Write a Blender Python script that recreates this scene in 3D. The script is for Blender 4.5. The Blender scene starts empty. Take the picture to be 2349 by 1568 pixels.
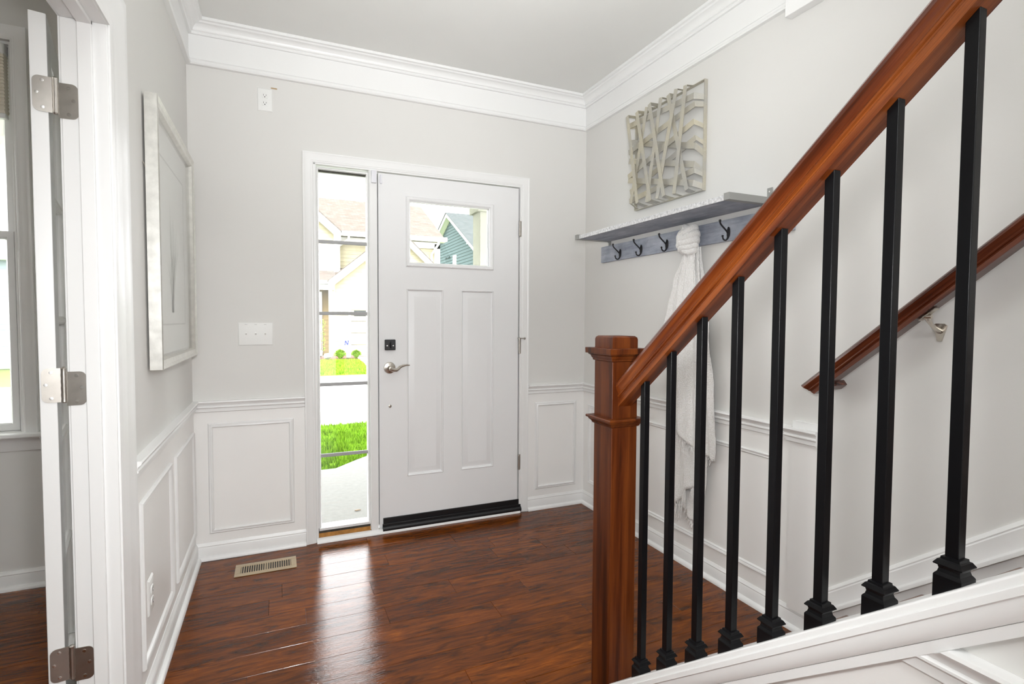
import bpy, bmesh, math, random
from mathutils import Vector, Matrix
random.seed(7)
R = math.radians
sc = bpy.context.scene
COL = sc.collection
V = Vector

# ---------------------------------------------------------------- camera, world, lights, exposure
CAM = V((0.4569, -3.1535, 1.2590))
YAW, PIT, ROL, FPX = R(23.691), R(-2.349), R(0.2756), 1222.7
Fw = V((math.sin(YAW)*math.cos(PIT), math.cos(YAW)*math.cos(PIT), math.sin(PIT)))
R0 = V((math.cos(YAW), -math.sin(YAW), 0)); U0 = R0.cross(Fw)
Rt = R0*math.cos(ROL)+U0*math.sin(ROL); Up = -R0*math.sin(ROL)+U0*math.cos(ROL)
cam = bpy.data.cameras.new('camera'); camo = bpy.data.objects.new('camera', cam); COL.objects.link(camo)
m = Matrix.Identity(4)
for i in range(3):
    m[i][0], m[i][1], m[i][2], m[i][3] = Rt[i], Up[i], -Fw[i], CAM[i]
camo.matrix_world = m
cam.sensor_width = 36.0; cam.lens = 36.0*FPX/2349.0; cam.clip_start = 0.02; cam.clip_end = 300
sc.camera = camo

sc.view_settings.view_transform = 'Standard'
sc.view_settings.look = 'None'
sc.view_settings.gamma = 1.0
sc.view_settings.exposure = 0.88
try: sc.view_settings.use_curve_mapping = False
except Exception: pass

w = bpy.data.worlds.new('world'); sc.world = w; w.use_nodes = True
bg = w.node_tree.nodes['Background']; bg.inputs[0].default_value = (0.97, 0.985, 1.0, 1); bg.inputs[1].default_value = 6.6

def area(name, loc, target, size, power, color=(1, 1, 1), size_y=None, spread=None):
    l = bpy.data.lights.new(name, 'AREA'); l.energy = power; l.color = color
    l.shape = 'RECTANGLE'; l.size = size; l.size_y = size_y or size
    if spread: l.spread = spread
    o = bpy.data.objects.new(name, l); COL.objects.link(o); o.location = loc
    o.rotation_euler = (V(target)-V(loc)).to_track_quat('-Z', 'Y').to_euler()
    return o
# the photographer's flash just above the lens
fl = bpy.data.lights.new('camera_flash', 'SPOT'); fl.energy = 50; fl.spot_size = R(128); fl.spot_blend = 1.0; fl.shadow_soft_size = 0.055; fl.color = (0.98, 0.99, 1.0)
flo = bpy.data.objects.new('camera_flash', fl); COL.objects.link(flo); flo.location = (0.50, -3.03, 1.43)
flo.rotation_euler = (V((1.25, -0.6, 1.02))-V((0.50, -3.03, 1.43))).to_track_quat('-Z', 'Y').to_euler()
sun = bpy.data.lights.new('hazy_sun', 'SUN'); sun.energy = 4.4; sun.angle = R(25); sun.color = (1, 0.99, 0.96)
suno = bpy.data.objects.new('hazy_sun', sun); COL.objects.link(suno); suno.rotation_euler = V((0.25, 0.62, -0.72)).to_track_quat('-Z', 'Y').to_euler()
# added unseen fill lights: hall behind the camera, stairwell, foyer and left room
area('hall_top_fill', (0.40, -4.2, 2.70), (0.40, -4.2, 0), 0.45, 15, (0.97, 0.99, 1.0))  # added overhead fill behind the camera, no known fixture
area('stairwell_fill', (1.9, -3.4, 4.6), (1.9, -3.2, 0), 0.8, 12, (0.98, 0.99, 1.0))  # unseen fill put in to light the stair side wall
area('ceiling_bounce_fill', (0.80, -2.85, 1.70), (1.15, -1.60, 2.743), 0.35, 6.8, (0.97, 0.99, 1.0), spread=R(90))  # added upward fill that brightens the ceiling and bounces off it
def point_fill(name, loc, power, rad, color=(1, 1, 1)):
    l = bpy.data.lights.new(name, 'POINT'); l.energy = power; l.shadow_soft_size = rad; l.color = color
    o = bpy.data.objects.new(name, l); COL.objects.link(o); o.location = loc
point_fill('foyer_fill', (1.43, -1.92, 2.27), 3.5, 0.13, (0.97, 0.99, 1.0))  # added fill above the frame, stands for no real fixture
area('hall_fill', (0.70, -5.2, 1.35), (0.95, 0, 1.35), 1.1, 10, (0.98, 0.99, 1.0), 1.9)  # added broad fill from behind the camera for the far walls
point_fill('study_fill', (-1.7, -2.4, 2.2), 10, 0.2, (1, 0.98, 0.94))  # added fill that brightens the study wall, no source seen there

# ---------------------------------------------------------------- materials
def newmat(name):
    mt = bpy.data.materials.new(name); mt.use_nodes = True
    return mt, mt.node_tree.nodes, mt.node_tree.links, mt.node_tree.nodes['Principled BSDF']
def srgb(r, g, b):
    f = lambda c: (c/255)/12.92 if c/255 <= 0.04045 else ((c/255+0.055)/1.055)**2.4
    return (f(r), f(g), f(b), 1)
def coords(N, L, scale=(1, 1, 1), rot=(0, 0, 0)):
    tc = N.new('ShaderNodeTexCoord'); mp = N.new('ShaderNodeMapping')
    mp.inputs['Scale'].default_value = scale; mp.inputs['Rotation'].default_value = rot
    L.new(tc.outputs['Object'], mp.inputs['Vector']); return mp.outputs['Vector']
def noise(N, L, vec, scale, detail=4, rough=0.55, dist=0.0):
    n = N.new('ShaderNodeTexNoise'); n.inputs['Scale'].default_value = scale
    n.inputs['Detail'].default_value = detail; n.inputs['Roughness'].default_value = rough
    n.inputs['Distortion'].default_value = dist
    L.new(vec, n.inputs['Vector']); return n.outputs['Fac']
def ramp(N, L, fac, stops):
    r = N.new('ShaderNodeValToRGB'); e = r.color_ramp.elements
    e[0].position, e[0].color = stops[0]; e[1].position, e[1].color = stops[-1]
    for p, c in stops[1:-1]:
        x = e.new(p); x.color = c
    L.new(fac, r.inputs[0]); return r.outputs[0]
def mixc(N, L, fac, a, b, mode='MIX'):
    x = N.new('ShaderNodeMix'); x.data_type = 'RGBA'; x.blend_type = mode
    for s, v in ((0, fac), (6, a), (7, b)):
        if hasattr(v, 'is_output'): L.new(v, x.inputs[s])
        else: x.inputs[s].default_value = v
    return x.outputs[2]
def bump(N, L, h, strength, dist, P, normal=None):
    b = N.new('ShaderNodeBump'); b.inputs['Strength'].default_value = strength; b.inputs['Distance'].default_value = dist
    L.new(h, b.inputs['Height'])
    if normal is not None: L.new(normal, b.inputs['Normal'])
    if P is not None: L.new(b.outputs[0], P.inputs['Normal'])
    return b.outputs[0]
def plain(name, col, rough=0.5, metal=0.0, bscale=None, bstr=0.1, bdist=0.001, vary=0.0, vscale=3, spec=None, coat=0):
    mt, N, L, P = newmat(name)
    P.inputs['Roughness'].default_value = rough; P.inputs['Metallic'].default_value = metal
    if spec is not None: P.inputs['Specular IOR Level'].default_value = spec
    if coat: P.inputs['Coat Weight'].default_value = coat; P.inputs['Coat Roughness'].default_value = 0.08
    vec = coords(N, L)
    d = tuple(c*(1-vary) for c in col[:3])+(1,); u = tuple(min(1, c*(1+vary)) for c in col[:3])+(1,)
    L.new(ramp(N, L, noise(N, L, vec, vscale, 3), [(0.3, d), (0.7, u)]), P.inputs['Base Color'])
    if bscale: bump(N, L, noise(N, L, vec, bscale, 3), bstr, bdist, P)
    return mt
M = {}
M['wall'] = plain('greige_wall_paint', (0.735, 0.725, 0.70), 0.75, bscale=260, bstr=0.12, bdist=0.0006, vary=0.012, vscale=1.2)
M['ceil'] = plain('ceiling_paint', (0.78, 0.78, 0.755), 0.85, bscale=200, bstr=0.1, bdist=0.0006, vary=0.01)
M['trim'] = plain('white_trim_paint', (0.86, 0.86, 0.85), 0.32, bscale=60, bstr=0.05, bdist=0.0008, vary=0.01)
M['wains'] = plain('wainscot_paint', (0.90, 0.89, 0.87), 0.4, bscale=50, bstr=0.06, bdist=0.001, vary=0.012)
M['door'] = plain('door_paint', (0.84, 0.84, 0.84), 0.35, bscale=40, bstr=0.04, bdist=0.0008, vary=0.01)
M['frenchdoor'] = plain('cream_door_paint', (0.83, 0.83, 0.82), 0.3, bscale=60, bstr=0.05, bdist=0.0008, vary=0.01)
M['vinyl'] = plain('white_vinyl', (0.78, 0.78, 0.77), 0.35, vary=0.01)
M['plate'] = plain('white_plastic', (0.84, 0.84, 0.82), 0.5, vary=0.005)
M['sensor'] = plain('white_sensor_plastic', (0.78, 0.78, 0.82), 0.3, vary=0.005)
M['dark'] = plain('dark_slot', (0.02, 0.02, 0.02), 0.6)
M['muntin'] = plain('grey_white_muntin', (0.40, 0.40, 0.40), 0.5, vary=0.02)
M['iron'] = plain('black_iron', (0.0035, 0.0035, 0.0042), 0.30, spec=0.22, bscale=300, bstr=0.05, bdist=0.0003, vary=0.1)
M['rubber'] = plain('black_rubber', (0.007, 0.007, 0.008), 0.42, vary=0.1)
M['blackmetal'] = plain('black_metal', (0.012, 0.012, 0.014), 0.35, spec=0.6, vary=0.1)
M['rawwood'] = plain('unpainted_sill_wood', (0.42, 0.19, 0.04), 0.55, vary=0.25, vscale=30)
M['seal'] = plain('dark_weather_seal', (0.05, 0.045, 0.035), 0.8, vary=0.4, vscale=60)
M['shelfmetal'] = plain('grey_shelf_metal', (0.30, 0.30, 0.285), 0.4, vary=0.02)
M['ventmetal'] = plain('tan_vent_enamel', (0.46, 0.36, 0.23), 0.35, vary=0.03)
M['carpet'] = plain('stair_carpet', (0.34, 0.25, 0.215), 0.95, bscale=400, bstr=0.9, bdist=0.004, vary=0.25, vscale=200)
M['mat'] = plain('picture_mat', (0.90, 0.905, 0.86), 0.6, vary=0.01)
M['matline'] = plain('picture_mat_bevel', (0.66, 0.66, 0.62), 0.6, vary=0.01)
M['reed'] = plain('grey_green_ink', (0.62, 0.64, 0.57), 0.7, vary=0.05)
M['shade'] = plain('cellular_shade_fabric', (0.78, 0.73, 0.63), 0.9, vary=0.03)

def metal(name, col, rough, scratch=0.0):
    mt, N, L, P = newmat(name); P.inputs['Metallic'].default_value = 1.0
    vec = coords(N, L, (1, 1, 1))
    n = noise(N, L, vec, 35, 6, 0.6)
    L.new(ramp(N, L, n, [(0.3, tuple(c*(0.9-scratch) for c in col)+(1,)), (0.65, col+(1,))]), P.inputs['Base Color'])
    rr = N.new('ShaderNodeMapRange'); rr.inputs[3].default_value = rough*0.8; rr.inputs[4].default_value = rough*1.25
    L.new(n, rr.inputs[0]); L.new(rr.outputs[0], P.inputs['Roughness'])
    if scratch: bump(N, L, noise(N, L, coords(N, L, (1, 3, 1)), 14, 4, 0.6, 1.5), 0.04, 0.001, P)
    return mt
M['nickel'] = metal('satin_nickel', (0.62, 0.58, 0.52), 0.28)
M['hinge'] = metal('brushed_nickel_hinge', (0.50, 0.47, 0.43), 0.36)
M['screw'] = metal('screw_steel', (0.80, 0.79, 0.77), 0.22)
M['silver'] = metal('silver_leaf', (0.80, 0.79, 0.75), 0.30, 0.04)

def artmetal():
    mt, N, L, P = newmat('distressed_champagne_metal')
    vec = coords(N, L, (1, 1, 1))
    base = ramp(N, L, noise(N, L, vec, 6, 3), [(0.35, srgb(180, 178, 172)), (0.65, srgb(200, 193, 172))])
    cr = noise(N, L, coords(N, L, (1, 1, 1)), 38, 7, 0.7, 3.0)
    scr = ramp(N, L, cr, [(0.485, (0, 0, 0, 1)), (0.497, (0.55, 0.55, 0.55, 1)), (0.503, (0, 0, 0, 1))])
    L.new(mixc(N, L, scr, base, srgb(70, 66, 62)), P.inputs['Base Color'])
    P.inputs['Metallic'].default_value = 0.25; P.inputs['Roughness'].default_value = 0.5
    return mt
M['art'] = artmetal()

def wood(name, c_dark, c_mid, c_light, axis='X', rough=0.22, coat=0.5, big=3.0, spec=0.3):
    mt, N, L, P = newmat(name)
    s = {'X': (0.7, 14, 14), 'Z': (14, 14, 0.7), 'Y': (14, 0.7, 14)}[axis]
    s2 = {'X': (1.2, 90, 90), 'Z': (90, 90, 1.2), 'Y': (90, 1.2, 90)}[axis]
    n1 = noise(N, L, coords(N, L, s), big, 5, 0.6, 0.6)
    n2 = noise(N, L, coords(N, L, s2), 6, 5, 0.7, 0.2)
    a = ramp(N, L, n1, [(0.34, c_dark), (0.47, c_mid), (0.64, c_light)])
    k = ramp(N, L, n2, [(0.35, (0.62, 0.55, 0.5, 1)), (0.6, (1, 1, 1, 1))])
    L.new(mixc(N, L, 0.75, a, k, 'MULTIPLY'), P.inputs['Base Color'])
    P.inputs['Roughness'].default_value = rough
    P.inputs['Specular IOR Level'].default_value = spec
    P.inputs['Coat Weight'].default_value = coat; P.inputs['Coat Roughness'].default_value = 0.12
    bump(N, L, n2, 0.06, 0.001, P)
    return mt
M['rail'] = wood('cherry_stained_rail', (0.032, 0.006, 0.002, 1), (0.135, 0.027, 0.005, 1), (0.28, 0.075, 0.015, 1), 'X', 0.28, 0.22, 2.2)
M['newel'] = wood('cherry_stained_newel', (0.024, 0.005, 0.0015, 1), (0.082, 0.017, 0.003, 1), (0.145, 0.036, 0.006, 1), 'Z', 0.36, 0.0, 2.0, 0.22)
M['wallrail'] = wood('dark_cherry_rail', (0.030, 0.007, 0.003, 1), (0.085, 0.018, 0.007, 1), (0.14, 0.034, 0.012, 1), 'X', 0.26)

def greywood():
    mt, N, L, P = newmat('grey_washed_board')
    v = coords(N, L, (12, 1.1, 12)); n = noise(N, L, v, 5, 6, 0.65, 0.4)
    v2 = coords(N, L, (1, 1, 1)); n2 = noise(N, L, v2, 9, 4, 0.6)
    v3 = coords(N, L, (90, 3, 90)); n3 = noise(N, L, v3, 6, 5, 0.7)
    a = ramp(N, L, n, [(0.30, srgb(128, 134, 148)), (0.55, srgb(170, 177, 190)), (0.78, srgb(204, 209, 217))])
    b = mixc(N, L, 0.45, a, ramp(N, L, n2, [(0.3, srgb(112, 120, 138)), (0.7, srgb(205, 208, 214))]))
    L.new(mixc(N, L, 0.55, b, ramp(N, L, n3, [(0.35, (0.72, 0.72, 0.74, 1)), (0.6, (1, 1, 1, 1))]), 'MULTIPLY'), P.inputs['Base Color'])
    P.inputs['Roughness'].default_value = 0.7
    bump(N, L, n3, 0.3, 0.002, P)
    return mt
M['greywood'] = greywood()
M['sawnedge'] = plain('white_washed_sawn_edge', (0.66, 0.66, 0.67), 0.8, bscale=120, bstr=0.8, bdist=0.004, vary=0.3, vscale=90)

def floor_mat():
    mt, N, L, P = newmat('hand_scraped_hardwood')
    at = N.new('ShaderNodeAttribute'); at.attribute_name = 'plank'; at.attribute_type = 'GEOMETRY'
    tc = N.new('ShaderNodeTexCoord')
    off = N.new('ShaderNodeVectorMath'); off.operation = 'SCALE'; off.inputs['Scale'].default_value = 37.0
    L.new(at.outputs['Color'], off.inputs[0])
    add = N.new('ShaderNodeVectorMath'); add.operation = 'ADD'
    L.new(tc.outputs['Object'], add.inputs[0]); L.new(off.outputs[0], add.inputs[1])
    def mp(s):
        x = N.new('ShaderNodeMapping'); x.inputs['Scale'].default_value = s; L.new(add.outputs[0], x.inputs['Vector']); return x.outputs[0]
    grain = noise(N, L, mp((2.2, 60, 1)), 3.0, 6, 0.7, 0.4)
    fine = noise(N, L, mp((9, 260, 1)), 2.0, 4, 0.7, 0.2)
    fig = noise(N, L, mp((1.6, 9, 1)), 2.2, 4, 0.6, 1.6)
    blot = noise(N, L, mp((3.0, 9.0, 1)), 1.3, 4, 0.62, 0.9)
    base = ramp(N, L, fig, [(0.25, srgb(62, 36, 24)), (0.42, srgb(108, 63, 37)), (0.60, srgb(134, 80, 46)), (0.80, srgb(168, 108, 66))])
    g = ramp(N, L, grain, [(0.34, (0.60, 0.56, 0.54, 1)), (0.50, (0.94, 0.93, 0.92, 1)), (0.66, (1.22, 1.20, 1.15, 1))])
    c1 = mixc(N, L, 0.8, base, g, 'MULTIPLY')
    f = ramp(N, L, fine, [(0.35, (0.80, 0.78, 0.76, 1)), (0.6, (1, 1, 1, 1))])
    c2 = mixc(N, L, 0.6, c1, f, 'MULTIPLY')
    kn = ramp(N, L, blot, [(0.54, (0, 0, 0, 1)), (0.70, (0.8, 0.8, 0.8, 1))])
    c3 = mixc(N, L, kn, c2, srgb(52, 31, 22))
    sep = N.new('ShaderNodeSeparateColor'); L.new(at.outputs['Color'], sep.inputs[0])
    tint = ramp(N, L, sep.outputs[0], [(0.0, (0.72, 0.68, 0.70, 1)), (0.5, (0.95, 0.93, 0.92, 1)), (1.0, (1.18, 1.16, 1.12, 1))])
    L.new(mixc(N, L, 1.0, mixc(N, L, 1.0, c3, tint, 'MULTIPLY'), (0.83, 0.62, 0.08, 1), 'MULTIPLY'), P.inputs['Base Color'])
    wav = noise(N, L, mp((2.5, 12, 1)), 2.2, 3, 0.5, 0.5)
    dent = noise(N, L, mp((14, 40, 1)), 3.0, 4, 0.7, 0.8)
    b1 = bump(N, L, wav, 0.10, 0.006, None)
    b2 = bump(N, L, dent, 0.17, 0.003, None, b1)
    bump(N, L, grain, 0.09, 0.002, P, b2)
    rr = N.new('ShaderNodeMapRange'); rr.inputs[3].default_value = 0.03; rr.inputs[4].default_value = 0.11
    L.new(dent, rr.inputs[0]); L.new(rr.outputs[0], P.inputs['Roughness'])
    P.inputs['Specular IOR Level'].default_value = 0.26
    return mt
M['floor'] = floor_mat()

def glass_mat(name='window_glass', ior=1.5, tint=(1, 1, 1, 1)):
    mt, N, L, P = newmat(name); N.remove(P)
    out = [n for n in N if n.type == 'OUTPUT_MATERIAL'][0]
    t = N.new('ShaderNodeBsdfTransparent'); t.inputs[0].default_value = tint
    g = N.new('ShaderNodeBsdfGlossy'); g.inputs['Roughness'].default_value = 0.0
    fr = N.new('ShaderNodeFresnel'); ge = N.new('ShaderNodeNewGeometry'); mr = N.new('ShaderNodeMapRange')
    mr.inputs[3].default_value = ior; mr.inputs[4].default_value = 1/ior; L.new(ge.outputs['Backfacing'], mr.inputs[0]); L.new(mr.outputs[0], fr.inputs[0])
    mx = N.new('ShaderNodeMixShader'); L.new(fr.outputs[0], mx.inputs[0]); L.new(t.outputs[0], mx.inputs[1]); L.new(g.outputs[0], mx.inputs[2])
    L.new(mx.outputs[0], out.inputs[0]); return mt
M['glass'] = glass_mat()
M['picglass'] = glass_mat('low_glare_glazing', 1.2)

def scarf_mat():
    mt, N, L, P = newmat('white_woven_blanket')
    v = coords(N, L); n = noise(N, L, v, 170, 3, 0.6); n2 = noise(N, L, v, 420, 2)
    L.new(ramp(N, L, n, [(0.3, (0.86, 0.84, 0.80, 1)), (0.6, (0.97, 0.96, 0.94, 1))]), P.inputs['Base Color'])
    P.inputs['Roughness'].default_value = 0.95
    P.inputs['Sheen Weight'].default_value = 0.5
    b = bump(N, L, n, 0.9, 0.006, None); bump(N, L, n2, 0.5, 0.002, P, b)
    return mt
M['scarf'] = scarf_mat()

def shingle(name, cols, sx=3.2):
    mt, N, L, P = newmat(name)
    br = N.new('ShaderNodeTexBrick'); br.inputs['Scale'].default_value = sx
    br.inputs['Brick Width'].default_value = 0.9; br.inputs['Row Height'].default_value = 0.42
    br.inputs['Mortar Size'].default_value = 0.02; br.inputs['Color1'].default_value = cols[0]; br.inputs['Color2'].default_value = cols[1]
    br.inputs['Mortar'].default_value = cols[2]; br.inputs['Bias'].default_value = 0.0
    tc = N.new('ShaderNodeTexCoord'); L.new(tc.outputs['UV'], br.inputs['Vector'])
    n = noise(N, L, tc.outputs['UV'], 2.2, 5, 0.7)
    L.new(mixc(N, L, ramp(N, L, n, [(0.42, (0, 0, 0, 1)), (0.6, (0.6, 0.6, 0.6, 1))]), br.outputs['Color'], cols[3]), P.inputs['Base Color'])
    P.inputs['Roughness'].default_value = 0.9; P.inputs['Specular IOR Level'].default_value = 0.0; return mt
M['tanroof'] = shingle('tan_shingles', [(0.098, 0.091, 0.081, 1), (0.074, 0.067, 0.058, 1), (0.052, 0.046, 0.039, 1), (0.083, 0.065, 0.055, 1)])
M['greyroof'] = shingle('grey_shingles', [(0.062, 0.068, 0.067, 1), (0.047, 0.052, 0.051, 1), (0.034, 0.037, 0.037, 1), (0.042, 0.051, 0.050, 1)])
M['cream'] = plain('cream_siding', (0.31, 0.285, 0.195), 0.7, spec=0.0, vary=0.02)
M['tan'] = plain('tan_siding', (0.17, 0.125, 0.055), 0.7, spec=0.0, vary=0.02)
M['blue'] = plain('blue_siding', (0.060, 0.082, 0.082), 0.6, spec=0.0, vary=0.03)
M['outwhite'] = plain('exterior_white_trim', (0.60, 0.60, 0.57), 0.6, vary=0.01)
M['colpaint'] = plain('porch_column_paint', (0.24, 0.24, 0.20), 0.7, spec=0.0, bscale=80, bstr=0.8, bdist=0.004, vary=0.05)
M['concrete'] = plain('broom_finished_concrete', (0.16, 0.16, 0.152), 0.9, spec=0.0, vary=0.06, vscale=25)
M['asphalt'] = plain('pale_drive_concrete', (0.22, 0.22, 0.215), 0.9, vary=0.04, vscale=6)
M['soil'] = plain('lawn_soil', (0.08, 0.12, 0.02), 1.0, vary=0.2, vscale=9)
M['grass'] = plain('lawn_grass', (0.125, 0.235, 0.016), 0.9, spec=0.0, vary=0.35, vscale=6)
M['bush'] = plain('shrub_leaves', (0.10, 0.18, 0.02), 0.9, spec=0.0, vary=0.3, vscale=20)
M['mulch'] = plain('red_brown_mulch', (0.10, 0.045, 0.03), 1.0, vary=0.3, vscale=30)
M['rock'] = plain('pale_rock', (0.30, 0.285, 0.26), 0.9, vary=0.1, vscale=10)
M['signblue'] = plain('blue_sign_print', (0.006, 0.016, 0.11), 0.6)
M['signred'] = plain('red_sign_print', (0.5, 0.05, 0.05), 0.6)
M['garagewin'] = plain('dark_garage_glass', (0.03, 0.033, 0.033), 0.5, spec=0.05)
M['leaf'] = plain('dry_leaf', (0.20, 0.15, 0.10), 0.9)

# ---------------------------------------------------------------- mesh helpers
ORG = {}
class MB:
    def __init__(s): s.v = []; s.f = []; s.at = []
    def add(s, vs, fs, at=None):
        o = len(s.v); s.v += [V(p) for p in vs]; s.f += [tuple(i+o for i in f) for f in fs]
        s.at += [at]*len(fs); return s
    def box(s, a, b, M4=None):
        x0, y0, z0 = a; x1, y1, z1 = b
        vs = [V(p) for p in ((x0, y0, z0), (x1, y0, z0), (x1, y1, z0), (x0, y1, z0), (x0, y0, z1), (x1, y0, z1), (x1, y1, z1), (x0, y1, z1))]
        if M4: vs = [M4 @ p for p in vs]
        return s.add(vs, [(0, 3, 2, 1), (4, 5, 6, 7), (0, 1, 5, 4), (1, 2, 6, 5), (2, 3, 7, 6), (3, 0, 4, 7)])
    def prism(s, poly, n):           # poly: 3D points of a planar face, extruded by n
        k = len(poly); vs = [V(p) for p in poly]+[V(p)+V(n) for p in poly]
        return s.add(vs, [tuple(range(k))[::-1], tuple(range(k, 2*k))]+[(i, (i+1) % k, k+(i+1) % k, k+i) for i in range(k)])
    def sweep(s, pts, prof, N, closed=False):
        N = V(N).normalized(); pts = [V(p) for p in pts]; n = len(pts); k = len(prof); rings = []
        def sd(a, b): return N.cross((b-a).normalized()).normalized()
        for i in range(n):
            if closed or 0 < i < n-1:
                s1 = sd(pts[i-1], pts[i]); s2 = sd(pts[i], pts[(i+1) % n]); mi = (s1+s2)/(1+s1.dot(s2))
            elif i == 0: mi = sd(pts[0], pts[1])
            else: mi = sd(pts[-2], pts[-1])
            rings.append([pts[i]+mi*a+N*b for a, b in prof])
        vs = [p for r in rings for p in r]; fs = []
        for i in range(n if closed else n-1):
            j = (i+1) % n
            fs += [(i*k+q, i*k+(q+1) % k, j*k+(q+1) % k, j*k+q) for q in range(k)]
        if not closed: fs += [tuple(range(k)), tuple(range((n-1)*k, n*k))[::-1]]
        return s.add(vs, fs)
    def rings(s, rr, cap=True, closed=False):   # loft between equal-length rings
        k = len(rr[0]); vs = [p for r in rr for p in r]; fs = []
        n = len(rr)
        for i in range(n if closed else n-1):
            j = (i+1) % n
            fs += [(i*k+q, i*k+(q+1) % k, j*k+(q+1) % k, j*k+q) for q in range(k)]
        if cap and not closed: fs += [tuple(range(k))[::-1], tuple(range((n-1)*k, n*k))]
        return s.add(vs, fs)
    def tube(s, pts, rad, seg=8, cap=True):
        pts = [V(p) for p in pts]; n = len(pts); rr = []
        if not hasattr(rad, '__len__'): rad = [rad]*n
        up = None
        for i, p in enumerate(pts):
            t = (pts[min(i+1, n-1)]-pts[max(i-1, 0)]).normalized()
            if up is None: up = t.orthogonal().normalized()
            up = (up-t*up.dot(t)).normalized(); q = t.cross(up)
            rr.append([p+(up*math.cos(a)+q*math.sin(a))*rad[i] for a in [2*math.pi*j/seg for j in range(seg)]])
        return s.rings(rr, cap)
    def lathe(s, o, ax, prof, seg=20):   # prof (r, h) along axis
        ax = V(ax).normalized(); u = ax.orthogonal().normalized(); q = ax.cross(u); o = V(o)
        return s.rings([[o+ax*h+(u*math.cos(a)+q*math.sin(a))*max(r, 1e-5) for a in [2*math.pi*j/seg for j in range(seg)]] for r, h in prof])
    def build(s, name, mat, parent=None, local=False, smooth=True, bevel=0, seg=2, ang=35, uv=False):
        me = bpy.data.meshes.new(name)
        if parent is None:
            xs = [p for p in s.v]; lo = V([min(p[i] for p in xs) for i in range(3)]); hi = V([max(p[i] for p in xs) for i in range(3)])
            W = Matrix.Translation(V(((lo.x+hi.x)/2, (lo.y+hi.y)/2, lo.z)))
        else: W = ORG[parent.name]
        inv = W.inverted()
        vs = [tuple(p) for p in s.v] if local else [tuple(inv @ p) for p in s.v]
        me.from_pydata(vs, [], s.f)
        if any(a is not None for a in s.at):
            ca = me.attributes.new('plank', 'FLOAT_COLOR', 'FACE')
            for i, a in enumerate(s.at): ca.data[i].color = a or (0, 0, 0, 1)
        else:
            bm = bmesh.new(); bm.from_mesh(me); bmesh.ops.recalc_face_normals(bm, faces=bm.faces); bm.to_mesh(me); bm.free()
        if uv:
            ul = me.uv_layers.new(name='UVMap')
            for p in me.polygons:
                n = p.normal; a = V((0, 0, 1)).cross(n)
                a = a.normalized() if a.length > 0.01 else V((1, 0, 0)); b = n.cross(a)
                for li in p.loop_indices:
                    c = me.vertices[me.loops[li].vertex_index].co; ul.data[li].uv = (c.dot(a), c.dot(b))
        if smooth:
            for p in me.polygons: p.use_smooth = True
            me.set_sharp_from_angle(angle=R(ang))
        me.materials.append(M[mat])
        o = bpy.data.objects.new(name, me); COL.objects.link(o)
        if parent is None: o.matrix_world = W
        else: o.parent = parent
        ORG[o.name] = W
        if bevel:
            b = o.modifiers.new('bevel', 'BEVEL'); b.width = bevel; b.segments = seg; b.limit_method = 'ANGLE'; b.angle_limit = R(35)
        return o
def tag(o, label=None, cat=None, group=None, kind=None):
    if label: o['label'] = label
    if cat: o['category'] = cat
    if group: o['group'] = group
    if kind: o['kind'] = kind
    return o
def thing(name, loc, label, cat, group=None, kind=None, rot=(0, 0, 0), mat=None):
    o = bpy.data.objects.new(name, None); COL.objects.link(o); o.empty_display_size = 0.05
    W = mat.copy() if mat is not None else (Matrix.Translation(V(loc)) @ __import__('mathutils').Euler(rot).to_matrix().to_4x4())
    o.matrix_world = W; ORG[o.name] = W
    return tag(o, label, cat, group, kind)
def struct(o): o['kind'] = 'structure'; return o
def rectpath(c0, c1, e1, e2, o):     # rectangle corners in plane: counterclockwise about e1 x e2
    o, e1, e2 = V(o), V(e1), V(e2)
    return [o+e1*c0[0]+e2*c0[1], o+e1*c1[0]+e2*c0[1], o+e1*c1[0]+e2*c1[1], o+e1*c0[0]+e2*c1[1]]

XL, XR, ZC = 0.050, 0.387+1.997, 2.743
XR = 2.384
WB = -0.052          # back face of the left wall
JY = -1.392          # far jamb of the left opening
OY = -2.92           # near jamb
RX = -4.2            # left room far side

# ---------------------------------------------------------------- floor: planks with real bevels
RS, R1 = -0.040, 0.1335
known = {0: [0.907, 1.168], 1: [1.365], 2: [0.9655, 1.55], 3: [1.515, 1.806], 4: [0.405, 0.845, 1.914], 5: [0.55, 1.198],
         6: [0.868, 1.515], 7: [1.314], 8: [0.341, 1.675], 9: [0.12, 2.05], 10: [1.058], 11: [1.232]}
fb = MB()
def planks(mb, x0, x1, y0, y1, rng):
    k0 = int(math.floor((RS-y1)/R1))-1
    k = k0
    while RS-R1*k > y0:
        ya, yb = min(RS-R1*k, y1), max(RS-R1*(k+1), y0)
        if ya-yb > 0.01:
            J = [j for j in known.get(k, []) if x0 < j < x1]
            lo = min(J) if J else rng.uniform(0.2, 1.2)
            js = list(J) if J else [lo]
            while lo > x0: lo -= rng.uniform(0.95, 1.6); js.append(lo)
            hi = max(J) if J else js[0]
            while hi < x1: hi += rng.uniform(0.95, 1.6); js.append(hi)
            js = sorted([j for j in js if x0+0.03 < j < x1-0.03]); e = [x0]+js+[x1]
            for a, b in zip(e[:-1], e[1:]):
                g = 0.0011; d = 0.0018; h = rng.uniform(0, 0.0006)
                c = (rng.random(), rng.random(), rng.random(), 1)
                o = [(a, yb), (b, yb), (b, ya), (a, ya)]; i_ = [(a+g, yb+g), (b-g, yb+g), (b-g, ya-g), (a+g, ya-g)]
                vs = [(x, y, -d) for x, y in o]+[(x, y, -h) for x, y in i_]
                mb.add(vs, [(4, 5, 6, 7)]+[(q, (q+1) % 4, 4+(q+1) % 4, 4+q) for q in range(4)], c)
        k += 1
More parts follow.
